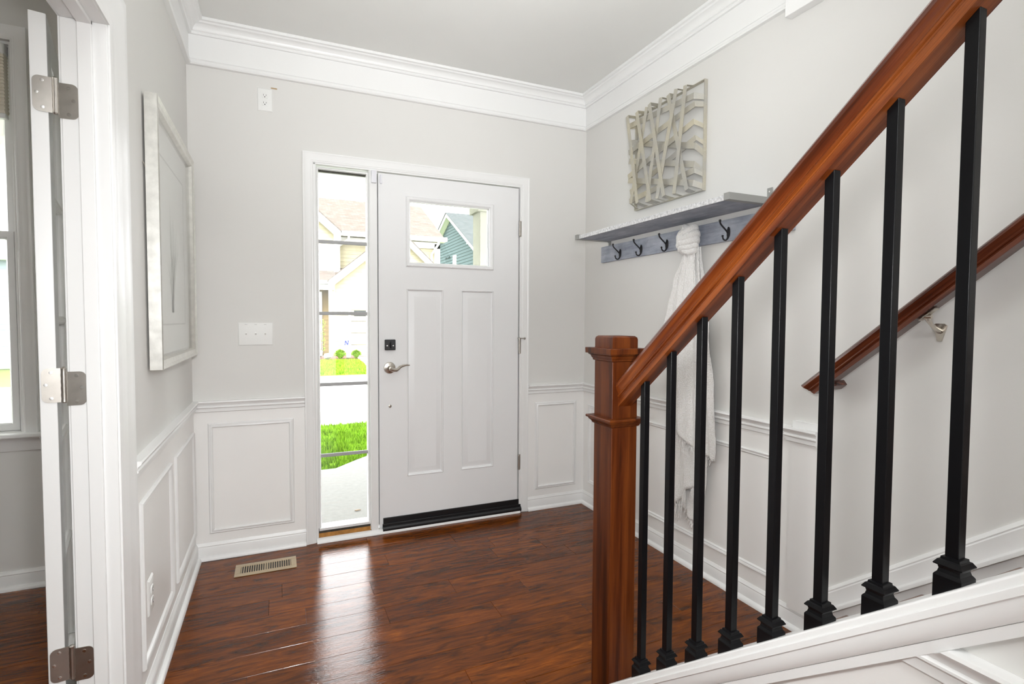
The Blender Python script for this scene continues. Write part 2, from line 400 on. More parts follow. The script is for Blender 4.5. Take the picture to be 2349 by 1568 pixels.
planks(fb, WB-0.002, XR+0.05, -6.6, 0.03, random.Random(3))
fb.build('floor', 'floor', smooth=False); struct(bpy.data.objects['floor'])
fb = MB(); planks(fb, RX, WB-0.002, -4.6, 0.03, random.Random(5)); struct(fb.build('floor_study', 'floor', smooth=False))

# ---------------------------------------------------------------- walls
def wall(name, boxes, mat='wall'):
    b = MB()
    for a, c in boxes: b.box(a, c)
    return struct(b.build(name, mat, smooth=False))
T = 0.14
DX0, DX1, DZ1 = 0.643, 1.897, 2.116       # front door unit opening
wall('wall_back', [((XL-0.12, 0, 0), (DX0, T, ZC)), ((DX1, 0, 0), (XR+T, T, ZC)), ((DX0, 0, DZ1), (DX1, T, ZC))])
wall('wall_left', [((WB, JY+0.018, 0), (XL, 0, ZC)), ((WB, OY, 2.056), (XL, JY+0.018, ZC)), ((WB, -6.6, 0), (XL, OY, ZC))])
wall('wall_right', [((XR, -6.6, 0), (XR+T, 0, 5.2))])
wall('wall_front', [((XL-0.12, -6.74, 0), (XR+T, -6.6, 5.2))])
WX0, WX1, WZ0, WZ1 = -2.05, -0.634, 0.74, 2.505
wall('wall_study_back', [((RX, 0, 0), (WX0, T, ZC)), ((WX1, 0, 0), (WB, T, ZC)), ((WX0, 0, 0), (WX1, T, WZ0-0.02)), ((WX0, 0, WZ1), (WX1, T, ZC))])
wall('wall_study_left', [((RX-0.1, -4.6, 0), (RX, T, ZC))])
wall('wall_study_front', [((RX-0.1, -4.7, 0), (WB, -4.6, ZC))])
# ceiling with the stairwell hole, and the shaft above it
HX, HY = 1.345, -1.72
wall('ceiling', [((XL-0.12, HY, ZC), (XR+T, T, ZC+0.2)), ((XL-0.12, -6.6, ZC), (HX, HY, ZC+0.2))], 'ceil')
wall('ceiling_study', [((RX-0.1, -4.7, ZC), (XL-0.12, T, ZC+0.2))], 'ceil')
wall('ceiling_stairwell', [((HX-0.2, -6.6, 5.2), (XR+T, HY+0.2, 5.3))], 'ceil')
wall('wall_stairwell_left', [((HX-0.1, -6.6, ZC+0.2), (HX, HY, 5.2))])
wall('wall_stairwell_back', [((HX-0.1, HY, ZC+0.2), (XR+T, HY+0.1, 5.2))])

# ---------------------------------------------------------------- mouldings
CR = 0.833
chair = [(0, CR), (0.028, CR), (0.030, CR-0.006), (0.027, CR-0.012), (0.020, CR-0.018), (0.017, CR-0.026), (0.021, CR-0.030), (0.021, CR-0.034), (0.014, CR-0.040), (0.013, CR-0.056), (0.004, CR-0.060), (0, CR-0.060)]
base = [(0, 0), (0.014, 0), (0.014, 0.064), (0.012, 0.068), (0.013, 0.073), (0.009, 0.080), (0.006, 0.087), (0, 0.087)]
shoe = [(0.013, 0)]+[(0.013+0.017*math.cos(a), 0.021*math.sin(a)) for a in [i*math.pi/12 for i in range(7)]]
frieze = [(0, 2.532), (0.020, 2.532), (0.024, 2.538), (0.020, 2.547), (0.021, 2.553), (0.014, 2.562), (0.014, 2.70), (0, 2.70)]
crown = [(0.010, 2.678), (0.026, 2.678), (0.030, 2.684), (0.029, 2.689), (0.036, 2.693), (0.036, 2.698), (0.040, 2.706), (0.047, 2.714), (0.058, 2.7195), (0.066, 2.721), (0.071, 2.727), (0.083, 2.729), (0.083, ZC), (0.010, ZC)]
casing = [(0, 0), (0, 0.018), (0.006, 0.019), (0.012, 0.016), (0.030, 0.013), (0.040, 0.012), (0.044, 0.009), (0.050, 0.009), (0.053, 0.006), (0.057, 0.005), (0.057, 0)]
pframe = [(0, 0), (0, 0.006), (0.004, 0.011), (0.009, 0.009), (0.013, 0.006), (0.018, 0.007), (0.022, 0.004), (0.024, 0)]
def wscot(mb, pts, z1=0.775):
    mb.sweep([(x, y, 0) for x, y in pts], [(-0.001, 0), (0.003, 0), (0.003, z1), (-0.001, z1)], (0, 0, 1))
CLY = -1.270                                  # outer edge of the left opening's casing
left_path = [(DX0-0.056, 0), (XL, 0), (XL, CLY)]          # reversed so that the room is on the N x T side
PY0, PY1, PX = -1.640, -1.768, XR-0.022
right_path = [(PX+0.022, PY1), (PX, PY1), (PX, PY0), (XR, PY0), (XR, 0), (DX1+0.055, 0)]
# N x T must point into the room: for N=+z and T=-x the side is -y.
tn = MB(); tn2 = MB(); tb = MB(); ts = MB(); tw = MB()
for pth in (left_path,):
    P3 = [(x, y, 0) for x, y in pth]
# left: going from (XL, CLY) up to corner then right would give side = left of travel; go right-to-left instead
def sweep_plan(mb, pts, prof): mb.sweep([(x, y, 0) for x, y in pts], prof, (0, 0, 1))
LP = [(DX0-0.056, 0), (XL, 0), (XL, CLY)]                 # travel -x then -y : side is -y / +x  (left of travel)
RPp = [(XR, -1.768), (PX, -1.768), (PX, PY0), (XR, PY0), (XR, 0), (DX1+0.055, 0)]
RPb = [(XR, PY1), (XR, 0), (DX1+0.055, 0)]
a = MB(); sweep_plan(a, LP, chair); struct(a.build('trim_1', 'trim'))['label'] = 'white chair rail moulding left of the entry door'
a = MB(); sweep_plan(a, RPp[1:], chair); a.box((PX-0.002, PY1-0.001, CR), (XR, PY0-0.008, CR+0.026)); a.box((PX-0.022, PY1-0.004, CR+0.0), (XR, PY1+0.002, CR-0.06))
struct(a.build('trim_2', 'trim'))['label'] = 'white chair rail moulding right of the entry door'
a = MB(); sweep_plan(a, LP, base); sweep_plan(a, LP, shoe); struct(a.build('baseboard_left', 'trim'))
a = MB(); sweep_plan(a, [(XR, -1.84), (XR, 0), (DX1+0.055, 0)], base); sweep_plan(a, [(XR, -1.84), (XR, 0), (DX1+0.055, 0)], shoe); struct(a.build('baseboard_right', 'trim'))
a = MB(); wscot(a, LP); wscot(a, RPb); a.box((PX, PY1, 0.085), (XR, PY0, 0.775)); struct(a.build('trim_3', 'wains', smooth=False))['label'] = 'white wainscot panelling'
CP = [(XR, -1.562), (XR, 0), (XL, 0), (XL, -6.6)]
a = MB(); sweep_plan(a, CP, frieze); struct(a.build('trim_4', 'trim'))['label'] = 'white frieze board under the crown moulding'
a = MB(); sweep_plan(a, CP, crown); struct(a.build('trim_5', 'trim'))['label'] = 'white crown moulding'
a = MB(); a.box((XR-0.040, -6.6, 2.484), (XR, -1.576, ZC)); struct(a.build('trim_6', 'trim', bevel=0.002))['label'] = 'white boxed trim at the stairwell opening'
# wainscot frames
a = MB()
for x0, x1 in ((0.139, 0.505), (2.031, 2.298)):
    a.sweep(rectpath((x0, 0.157), (x1, 0.692), (1, 0, 0), (0, 0, 1), (0, -0.003, 0))[::-1], [(p, q) for p, q in pframe][::1], (0, -1, 0), True)
for y0, y1 in ((-1.19, -0.672), (-0.578, -0.045)):
    a.sweep(rectpath((y0, 0.146), (y1, 0.682), (0, 1, 0), (0, 0, 1), (XL+0.003, 0, 0)), pframe, (1, 0, 0), True)
for y0, y1 in ((-0.535, -0.075), (-1.585, -0.640)):
    a.sweep(rectpath((y0, 0.157), (y1, 0.692), (0, 1, 0), (0, 0, 1), (XR-0.003, 0, 0))[::-1], pframe, (-1, 0, 0), True)
struct(a.build('trim_7', 'trim'))['label'] = 'white picture-frame mouldings on the wainscot'
# check orientation: for N=(0,-1,0) side of a path travelling +x is N x T = (0,-1,0)x(1,0,0) = (0,0,1): rect path +x first -> interior (up). 
# ---------------------------------------------------------------- front door casing and frame
a = MB()
cas = [(p, q) for p, q in casing]
ci = 0.645; cr_ = 1.895; ct = 2.114
ipts = [(cr_+0.057, 0, 0), (cr_+0.057, 0, ct+0.057), (ci-0.057, 0, ct+0.057), (ci-0.057, 0, 0)]
a.sweep(ipts[::-1], cas, (0, -1, 0)) if False else None
# travel up the left side: N x T = (0,-1,0)x(0,0,1) = (-1,0,0) -> go the other way round so the profile grows inward
a.sweep([(ci-0.057, 0, 0), (ci-0.057, 0, ct+0.057), (cr_+0.057, 0, ct+0.057), (cr_+0.057, 0, 0)], [(-p, q) for p, q in cas], (0, -1, 0))
struct(a.build('trim_8', 'trim'))['label'] = 'white moulded casing round the entry door and sidelight'
a = MB()                                         # jambs, mullion, head
a.box((0.6435, -0.006, 0), (0.6535, 0.13, 2.116)); a.box((1.892, -0.006, 0), (1.8965, 0.13, 2.116)); a.box((0.6435, -0.006, 2.109), (1.8965, 0.13, 2.116))
a.box((0.944, -0.010, 0), (0.986, 0.13, 2.109)); a.box((0.986, 0.05, 0.03), (0.998, 0.13, 2.10)); a.box((1.880, 0.05, 0.03), (1.892, 0.13, 2.10))
a.box((0.940, -0.004, 0.03), (0.944, 0.05, 2.109)); a.box((0.6535, -0.004, 0.08), (0.6575, 0.05, 2.109))
struct(a.build('trim_9', 'trim', bevel=0.0015))['label'] = 'white entry door frame and mullion post'
a = MB(); a.box((0.6535, -0.004, 0), (0.944, 0.13, 0.020)); a.box((0.986, 0.0, 0), (1.892, 0.16, 0.016))
a.box((0.55, 0.13, -0.03), (1.95, 0.30, -0.005)); struct(a.build('trim_10', 'trim'))['label'] = 'threshold sill'
a = MB(); a.sweep([(1.893, -0.0, 0), (0.6435, -0.0, 0)], [(0, 0)]+[(0.030*math.cos(t), 0.024*math.sin(t)) for t in [i*math.pi/12 for i in range(7)]], (0, 0, 1))
struct(a.build('trim_11', 'trim'))['label'] = 'white quarter-round strip along the door sill'

# ---------------------------------------------------------------- sidelight window
sl = thing('window_1', (0.798, 0, 0.02), None, None, kind='structure'); sl['label'] = 'tall narrow sidelight window left of the entry door with four grey bars'
a = MB()
fr = [(0, 0), (0, 0.010), (0.004, 0.014), (0.010, 0.012), (0.013, 0.004), (0.013, -0.02), (0, -0.02)]
a.sweep(rectpath((0.6575, 0.062), (0.9405, 2.100), (1, 0, 0), (0, 0, 1), (0, 0.020, 0)), fr, (0, -1, 0), True)
a.box((0.6575, 0.0, 0.062), (0.9405, 0.03, 0.076))
a.build('frame', 'vinyl', sl)
a = MB(); a.box((0.662, 0.026, 0.066), (0.936, 0.030, 2.095)); a.build('pane', 'glass', sl, smooth=False)
for z in (1.692, 1.292, 0.890, 0.486):
    a = MB(); a.box((0.6600, 0.0145, z-0.0098), (0.9385, 0.0255, z+0.0098)); a.build('muntin', 'muntin', sl, bevel=0.003)
a = MB(); a.box((0.6535, 0.002, 0.020), (0.944, 0.05, 0.047)); a.build('bare_sill', 'rawwood', sl, bevel=0.002)['label'] = 'unpainted orange wood strip under the sidelight'
a = MB(); a.box((0.6535, 0.006, 0.047), (0.944, 0.05, 0.063)); a.build('seal', 'seal', sl)
a = MB(); a.box((0.6575, 0.022, 2.080), (0.9405, 0.05, 2.094)); a.build('seal', 'seal', sl)

# ---------------------------------------------------------------- entry door
dr = thing('door_1', (1.885, 0.02, 0.02), None, None, kind='structure'); dr['label'] = 'white entry door with a small window and two long panels'
def panel_rect(mb, x0, x1, z0, z1, y, s, rings_):
    rr = [(0, 0)]+rings_
    L4 = lambda i, d: [(x0+i, y+s*d, z0+i), (x1-i, y+s*d, z0+i), (x1-i, y+s*d, z1-i), (x0+i, y+s*d, z1-i)]
    vs = [p for i, d in rr for p in L4(i, d)]; fs = []
    for r in range(len(rr)-1): fs += [(r*4+q, r*4+(q+1) % 4, r*4+4+(q+1) % 4, r*4+4+q) for q in range(4)]
    n = (len(rr)-1)*4; fs.append((n, n+1, n+2, n+3)); mb.add(vs, fs)
SX0, SX1, SZ0, SZ1, Y0, Y1 = 0.9945, 1.8845, 0.022, 2.103, 0.004, 0.048
pan = [(1.157, 1.383, 0.318, 1.443), (1.496, 1.716, 0.318, 1.443)]; hole = (1.175, 1.682, 1.597, 1.960)
xs = sorted({SX0, SX1, *[p[i] for p in pan for i in (0, 1)], hole[0], hole[1]}); zs = sorted({SZ0, SZ1, 0.318, 1.443, hole[2], hole[3]})
a = MB()
for y in (Y0, Y1):
    for i in range(len(xs)-1):
        for j in range(len(zs)-1):
            cx, cz = (xs[i]+xs[i+1])/2, (zs[j]+zs[j+1])/2
            if any(p[0] < cx < p[1] and p[2] < cz < p[3] for p in pan) or (hole[0] < cx < hole[1] and hole[2] < cz < hole[3]): continue
            a.add([(xs[i], y, zs[j]), (xs[i+1], y, zs[j]), (xs[i+1], y, zs[j+1]), (xs[i], y, zs[j+1])], [(0, 1, 2, 3)])
for p in pan:
    rg = [(0.004, -0.004), (0.008, -0.001), (0.011, 0.010), (0.014, 0.011), (0.045, 0.0015), (0.048, 0.0015)]
    panel_rect(a, *p, Y0, 1, rg); panel_rect(a, *p, Y1, -1, rg)
for (x0, x1, z0, z1) in ((SX0, SX1, SZ0, SZ1), hole):
    a.add([(x0, Y0, z0), (x1, Y0, z0), (x1, Y0, z1), (x0, Y0, z1), (x0, Y1, z0), (x1, Y1, z0), (x1, Y1, z1), (x0, Y1, z1)], [(q, (q+1) % 4, 4+(q+1) % 4, 4+q) for q in range(4)])
slab = a.build('slab', 'door', dr, ang=25)
a = MB()
wf = [(0, 0), (0, 0.003), (0.004, 0.006), (0.007, 0.012), (0.013, 0.012), (0.019, 0.010), (0.024, 0.004), (0.026, -0.006), (0.030, -0.008), (0.030, -0.018), (0, -0.010)]
a.sweep(rectpath((1.153, 1.571), (1.712, 1.986), (1, 0, 0), (0, 0, 1), (0, Y0, 0)), [(p, q) for p, q in wf], (0, -1, 0), True)
a.sweep(rectpath((1.153, 1.571), (1.712, 1.986), (1, 0, 0), (0, 0, 1), (0, Y1, 0))[::-1], [(p, q) for p, q in wf], (0, 1, 0), True)
a.build('window_frame', 'door', dr)
a = MB(); a.box((1.178, 0.024, 1.60), (1.680, 0.028, 1.957)); a.build('pane', 'glass', dr, smooth=False)
def knuckle(parent, x, y, z, h=0.10, leafdir=1):
    y -= 0.005
    b = MB(); b.lathe((x, y, z-h/2), (0, 0, 1), [(0.0, 0), (0.0055, 0.0), (0.0065, 0.002)]+[(0.0065 if i % 2 == 0 else 0.0058, 0.002+(h-0.004)*i/10) for i in range(11)]+[(0.0055, h), (0, h)], 12)
    b.box((x-0.001, y+0.001, z-h/2), (x+0.012, y+0.004, z+h/2))
    return b
for i, z in enumerate((1.845, 1.092, 0.332)):
    b = knuckle(dr, 1.8885, -0.004, z)
    if i == 1:
        b.lathe((1.8885, -0.004, z+0.05), (0, 0, 1), [(0.009, 0), (0.009, 0.004), (0.004, 0.006), (0, 0.008)], 12)
        b.tube([(1.8885, -0.006, z+0.048), (1.900, -0.020, z+0.050), (1.915, -0.030, z+0.050)], 0.003, 8)
        b.lathe((1.912, -0.028, z+0.050), (0.7, -0.6, 0), [(0.0045, 0), (0.0075, 0.002), (0.0075, 0.008), (0.004, 0.012), (0, 0.013)], 12)
    h_ = b.build('hinge', 'hinge', dr)
b = MB()                                           # draught strip
b.box((1.0135, -0.004, 0.034), (1.902, 0.004, 0.084))
b.rings([[(x, -0.012+0.0155*math.cos(t), 0.034+0.017*math.sin(t)-0.012) for t in [2*math.pi*i/16 for i in range(16)]] for x in (1.008, 1.903)])
b.box((1.008, -0.012, 0.034), (1.903, -0.004, 0.052))
b.build('door_sweep', 'rubber', dr, bevel=0.002)['label'] = 'black rubber draught strip'
b = MB(); b.box((1.026, -0.016, 1.080), (1.088, 0.004, 1.142)); dbo = b.build('deadbolt', 'blackmetal', dr, bevel=0.004)
b = MB(); b.rings([[(1.059+rx*math.cos(t), -0.016-d, 1.111+rz*math.sin(t)) for t in [2*math.pi*i/16 for i in range(16)]] for rx, rz, d in ((0.008, 0.017, 0), (0.007, 0.021, 0.006), (0.004, 0.021, 0.016), (0.002, 0.018, 0.020))]); b.build('thumb_turn', 'blackmetal', dbo)
for dx in (-0.018, 0.018):
    b = MB(); b.lathe((1.057+dx, -0.016, 1.106), (0, -1, 0), [(0.004, 0), (0.004, 0.0012), (0, 0.0016)], 10); b.build('screw', 'screw', dbo)
b = MB(); b.lathe((1.055, 0.004, 0.975), (0, -1, 0), [(0.0345, 0), (0.0345, 0.003), (0.032, 0.007), (0.022, 0.0095), (0.014, 0.012), (0.0125, 0.016), (0.0115, 0.034), (0.0125, 0.040), (0.010, 0.045), (0, 0.046)], 28)
lv = b.build('lever_handle', 'nickel', dr)
b = MB(); pts = []; rad = []
for i in range(15):
    t = i/14; pts.append((1.050+0.118*t, -0.042+0.012*t, 0.9745-0.010*math.sin(math.pi*min(1, t*1.9)*1.0)*(1 if t < 0.5 else 0.3)+0.017*math.sin(math.pi*max(0, (t-0.35)/0.65)*0.62))); rad.append(0.0095*(1-t)**0.8+0.0030)
b.tube(pts, rad, 10); b.build('lever', 'nickel', lv)
b = MB(); b.lathe((1.057, 0.004, 0.748), (0, -1, 0), [(0.0095, 0), (0.009, 0.003), (0.006, 0.0035), (0.006, 0.006), (0, 0.0065)], 16); b.build('bolt_head', 'nickel', dr)
b = MB(); b.box((1.004, -0.006, 2.040), (1.016, 0.004, 2.092)); b.build('sensor_magnet', 'sensor', dr, bevel=0.004, seg=3)
b = MB(); b.box((0.951, -0.030, 2.036), (0.981, -0.010, 2.106)); tag(b.build('door_sensor', 'sensor', bevel=0.004, seg=3), 'white alarm contact sensor at the top of the post between sidelight and door', 'sensor')
b = MB()
for x, z in ((1.188, 1.980), (1.43, 1.980), (1.64, 1.980), (1.162, 1.90), (1.162, 1.77), (1.162, 1.64), (1.703, 1.91), (1.703, 1.78), (1.703, 1.65), (1.188, 1.578), (1.43, 1.578), (1.66, 1.578)):
    b = MB(); b.lathe((x, -0.0075, z), (0, -1, 0), [(0.0035, 0), (0.0032, 0.0012), (0, 0.0014)], 10); b.build('screw_cap', 'plate', dr)
b = MB(); b.box((0.9988, 0.012, 0.018), (1.885, 0.045, 0.022)); b.build('bottom_edge', 'rawwood', dr)

# ---------------------------------------------------------------- opening to the left room: jambs, casing, french door
a = MB()
a.box((WB, JY, 0), (XL, JY+0.018, 2.038)); a.box((WB, OY-0.018, 0), (XL, OY, 2.038)); a.box((WB, OY-0.018, 2.038), (XL, JY+0.018, 2.056))
for (y0, y1) in ((JY-0.011, JY), (OY, OY+0.011)): a.box((-0.014, y0, 0), (0.018, y1, 2.038))
a.box((-0.014, OY, 2.027), (0.018, JY, 2.038))
struct(a.build('trim_12', 'trim', bevel=0.002))['label'] = 'white door jamb of the study opening'
a = MB(); oc = CLY; cz = 2.044+0.057*1.9
cas2 = [(-p*1.02, q) for p, q in casing]
def side_casing(mb, x, nx, yo0, yo1, zt):
    pts = [(x, yo0, 0), (x, yo0, zt), (x, yo1, zt), (x, yo1, 0)]
    mb.sweep(pts if nx > 0 else pts[::-1], [(-p*2.0, q) for p, q in casing] if False else [(-p*((abs(yo1-JY)-0.006)/0.057), q) for p, q in casing], (nx, 0, 0))
side_casing(a, XL, 1, OY-0.11, CLY, 2.044+0.112)
struct(a.build('trim_13', 'trim'))['label'] = 'white casing on the foyer side of the study opening'
a = MB(); side_casing(a, WB, -1, OY-0.11, CLY, 2.044+0.112)
struct(a.build('trim_14', 'trim'))['label'] = 'white casing on the study side of the study opening'

fd = thing('door_2', (-0.0635, JY, 0.01), None, None, kind='structure', rot=(0, 0, R(12)))
fd['label'] = 'white french door folded back into the study'
# local frame: +y runs along the leaf away from the hinge, x across its thickness; face towards the foyer at x=-0.0145
W_, TH, X1 = 0.71, 0.035, -0.0145
def lb(mb, x0, x1, y0, y1, z0, z1): mb.box((x0, y0, z0), (x1, y1, z1))
a = MB(); st = 0.098
lb(a, X1-TH, X1, 0.0, st, 0.01, 2.026); lb(a, X1-TH, X1, W_-st, W_, 0.01, 2.026); lb(a, X1-TH, X1, st, W_-st, 1.926, 2.026); lb(a, X1-TH, X1, st, W_-st, 0.01, 0.24)
a.build('stile_frame', 'frenchdoor', fd, local=True, bevel=0.0015)
a = MB(); lb(a, X1-TH/2-0.002, X1-TH/2+0.002, st, W_-st, 0.24, 1.926); a.build('pane', 'glass', fd, local=True, smooth=False)
for k in range(1, 5):
    z = 0.24+(1.686)*k/5-0.01
    a = MB(); pr = [(-0.0, -0.011), (X1+0.0, -0.011)]
    ring = [(X1-TH+0.003, -0.005), (X1-TH+0.010, -0.012), (X1-0.010, -0.012), (X1-0.003, -0.005), (X1-0.003, 0.005), (X1-0.010, 0.012), (X1-TH+0.010, 0.012), (X1-TH+0.003, 0.005)]
    a.rings([[(x, y, z+q) for x, q in ring] for y in (st, W_-st)]); a.build('muntin', 'frenchdoor', fd, local=True)
a = MB(); lb(a, X1-TH+0.003, X1-0.003, W_/2-0.011, W_/2+0.011, 0.24, 1.926); a.build('muntin', 'frenchdoor', fd, local=True, bevel=0.004)
def leaf_poly(x0, x1, z0, z1, r, left):      # rounded on the outer side only
    pts = []
    if left:
        pts += [(x1, z0), (x1, z1)]
        pts += [(x0+r-r*math.sin(t), z1-r+r*math.cos(t)) for t in [i*math.pi/12 for i in range(7)]]
        pts += [(x0+r-r*math.cos(t), z0+r-r*math.sin(t)) for t in [i*math.pi/12 for i in range(7)]]
    else:
        pts += [(x0, z1), (x0, z0)]
        pts += [(x1-r+r*math.sin(t), z0+r-r*math.cos(t)) for t in [i*math.pi/12 for i in range(7)]]
        pts += [(x1-r+r*math.cos(t), z1-r+r*math.sin(t)) for t in [i*math.pi/12 for i in range(7)]]
    return pts
hz = (1.822, 1.072, 0.322)
for z in hz:
    hg = MB(); hg.prism([V((x, -0.0005, zz)) for x, zz in leaf_poly(-0.0455, -0.004, z-0.045, z+0.045, 0.014, True)], (0, -0.002, 0))
    hg.lathe((0, -0.003, z-0.047), (0, 0, 1), [(0, 0), (0.005, 0), (0.0065, 0.003)]+[(0.0068 if i % 2 == 0 else 0.0060, 0.003+0.088*i/10) for i in range(11)]+[(0.0045, 0.094), (0, 0.096)], 14)
    ho = hg.build('hinge', 'hinge', fd, local=True, ang=30)
    sg = MB()
    ORG[ho.name] = ORG[fd.name]
    for x, zz in ((-0.026, z+0.034), (-0.037, z+0.002), (-0.026, z-0.034)):
        sg = MB(); sg.lathe((x, -0.0025, zz), (0, -1, 0), [(0.0045, 0), (0.0042, 0.0008), (0, 0.001)], 12); sg.build('screw', 'screw', ho, local=True)
    # the fixed leaf on the jamb
    jl = MB(); jl.prism([V((x, JY-0.0003, zz)) for x, zz in leaf_poly(-0.0575, -0.0155, z-0.045, z+0.045, 0.014, False)], (0, -0.0022, 0))
    jo = jl.build('hinge_leaf', 'hinge', ang=30)
    nm = {1.822: 'top', 1.072: 'middle', 0.322: 'bottom'}[z]
    tag(jo, '%s nickel hinge leaf screwed to the white study door jamb' % {'top': 'uppermost', 'middle': 'middle', 'bottom': 'lowest'}[nm], 'hinge leaf', 'hinge leaves on the study door jamb')
    sg = MB()
    for x, zz in ((-0.036, z+0.034), (-0.025, z+0.002), (-0.036, z-0.034)):
        sg = MB(); sg.lathe((x, JY-0.0025, zz), (0, -1, 0), [(0.0045, 0), (0.0042, 0.0008), (0, 0.001)], 12); sg.build('screw', 'screw', jo)

# ---------------------------------------------------------------- study: window, shade, baseboard
a = MB(); cz0 = WZ0-0.02
a.sweep([(WX0-0.057, 0, WZ0-0.01), (WX0-0.057, 0, WZ1+0.060), (WX1+0.062, 0, WZ1+0.060), (WX1+0.062, 0, WZ0-0.01)], [(-p*1.05, q) for p, q in casing], (0, -1, 0))
a.build('x', 'trim'); c_ = bpy.data.objects['x']; c_.name = 'trim_15'; struct(c_)['label'] = 'white casing round the study window'
wn = thing('window_2', (-1.34, 0.02, WZ0), None, None, kind='structure'); wn['label'] = 'double-hung study window with white frame and sill'
a = MB(); fr2 = [(0, 0), (0, 0.03), (0.012, 0.03), (0.012, 0.012), (0.020, 0.010), (0.020, -0.03), (0, -0.03)]
a.sweep(rectpath((WX0, WZ0-0.018), (WX1, WZ1), (1, 0, 0), (0, 0, 1), (0, 0.05, 0)), fr2, (0, -1, 0), True); a.build('window_frame', 'vinyl', wn)
for nm_, z0, z1, y in (('upper', 1.62, WZ1-0.012, 0.062), ('lower', WZ0-0.004, 1.655, 0.045)):
    a = MB(); a.sweep(rectpath((WX0+0.018, z0), (WX1-0.018, z1), (1, 0, 0), (0, 0, 1), (0, y, 0)), [(0, 0), (0, 0.014), (0.026, 0.012), (0.034, 0.002), (0.034, -0.014), (0, -0.014)], (0, -1, 0), True)
    so = a.build('sash', 'vinyl', wn); b = MB(); b.box((WX0+0.04, y-0.002, z0+0.03), (WX1-0.04, y+0.002, z1-0.03)); b.build('pane', 'glass', so, smooth=False)
a = MB(); a.box((WX0-0.09, -0.052, WZ0-0.030), (WX1+0.090, 0.05, WZ0-0.010)); a.build('window_sill', 'trim', wn, bevel=0.006, seg=3)
a = MB(); a.sweep([(WX1+0.070, 0, 0), (WX0-0.07, 0, 0)], [(0, WZ0-0.095), (0.008, WZ0-0.095), (0.012, WZ0-0.085), (0.016, WZ0-0.05), (0.028, WZ0-0.035), (0.028, WZ0-0.030), (0, WZ0-0.030)], (0, 0, 1)); a.build('apron', 'trim', wn)
sh = thing('window_shade', (-1.34, 0.0, 2.165), 'beige cellular shade half raised in the study window', 'window shade')
a = MB(); a.box((WX0+0.022, -0.002, WZ1-0.062), (WX1-0.022, 0.048, WZ1-0.014)); a.build('headrail', 'vinyl', sh, bevel=0.008, seg=3)
a = MB(); a.box((WX0+0.024, 0.002, 2.158), (WX1-0.024, 0.040, 2.180)); a.build('bottom_rail', 'vinyl', sh, bevel=0.004)
a = MB(); n = 17; rr = []
z0, z1 = 2.180, WZ1-0.062
prof = []
for i in range(n+1):
    z = z0+(z1-z0)*(i/n)**0.85; prof.append((0.004, z))
    if i < n: prof.append((-0.006+0.008, z)); 
pf = []
for i in range(2*n+1):
    t = i/(2*n); pf.append((0.005 if i % 2 == 0 else -0.006, z0+(z1-z0)*t**0.9))
pb = [(0.036 if i % 2 == 0 else 0.046, z) for i, (q, z) in enumerate(pf)]
ring = pf+pb[::-1]
a.rings([[(x, y, z) for y, z in ring] for x in (WX0+0.024, WX1-0.024)]); a.build('pleated_fabric', 'shade', sh, ang=20)
a = MB(); PP = [(WB, 0), (RX, 0), (RX, -4.6)]
a.sweep([(x, y, 0) for x, y in [(WB, CLY), (WB, 0)]], [(p, q) for p, q in base], (0, 0, 1))
sweep_plan(a, [(WB, 0), (RX, 0), (RX, -4.6)], base); sweep_plan(a, [(WB, 0), (RX, 0), (RX, -4.6)], shoe); struct(a.build('baseboard_study', 'trim'))
# second leaf's side and study things the photo does not show are left out

# ---------------------------------------------------------------- wall plates
def outlet(mb_loc, label, axis):
    # axis: 'y-' faces -y (on the back wall), 'x+' faces +x (left wall)
    x, y, z = mb_loc
    def P(u, h, d): return V((x+u, y-d, z+h)) if axis == 'y-' else V((x+d, y-u, z+h))
    t = thing('wall_outlet', P(0, -0.058, 0), label, 'outlet', 'white duplex wall outlets')
    b = MB(); rr = []
    for i, d in ((0, 0), (0, 0.002), (0.003, 0.005), (0.005, 0.006)):
        rr.append([P(-0.036+i, -0.059+i, d), P(0.036-i, -0.059+i, d), P(0.036-i, 0.059-i, d), P(-0.036+i, 0.059-i, d)])
    b.rings(rr); b.build('cover_plate', 'plate', t)
    for s in (-1, 1):
        b = MB(); rr = []
        for k, d in ((1, 0.005), (1, 0.0085), (0.94, 0.009)):
            rr.append([P(0.0165*k*math.copysign(abs(math.cos(a_))**0.8, math.cos(a_)), s*0.0195+max(-0.0125, min(0.0125, 0.0165*math.sin(a_)))*k, d) for a_ in [2*math.pi*q/24 for q in range(24)]])
        b.rings(rr); rc = b.build('receptacle', 'plate', t)
        b = MB()
        def slot(u, h, w_, hh): b.rings([[P(u-w_, s*0.0195+h-hh, d), P(u+w_, s*0.0195+h-hh, d), P(u+w_, s*0.0195+h+hh, d), P(u-w_, s*0.0195+h+hh, d)] for d in (0.0088, 0.0094)])
        slot(-0.0063, 0.003, 0.0009, 0.0042); slot(0.0063, 0.003, 0.0009, 0.0034)
        b.rings([[P(0.0027*math.cos(a_), s*0.0195-0.0062+0.0027*math.sin(a_), d) for a_ in [2*math.pi*q/12 for q in range(12)]] for d in (0.0088, 0.0095)])
        b.build('slots', 'dark', rc, smooth=False)
    b = MB(); b.lathe(P(0, 0, 0.0055), P(0, 0, 1)-P(0, 0, 0), [(0.003, 0), (0.0028, 0.001), (0, 0.0013)], 12); b.build('screw', 'plate', t)
outlet((0.4070, 0, 2.4145), 'white wall outlet high on the back wall under the crown moulding', 'y-')
outlet((XL+0.003, -1.070, 0.337), 'white wall outlet low in the left wainscot panel', 'x+')
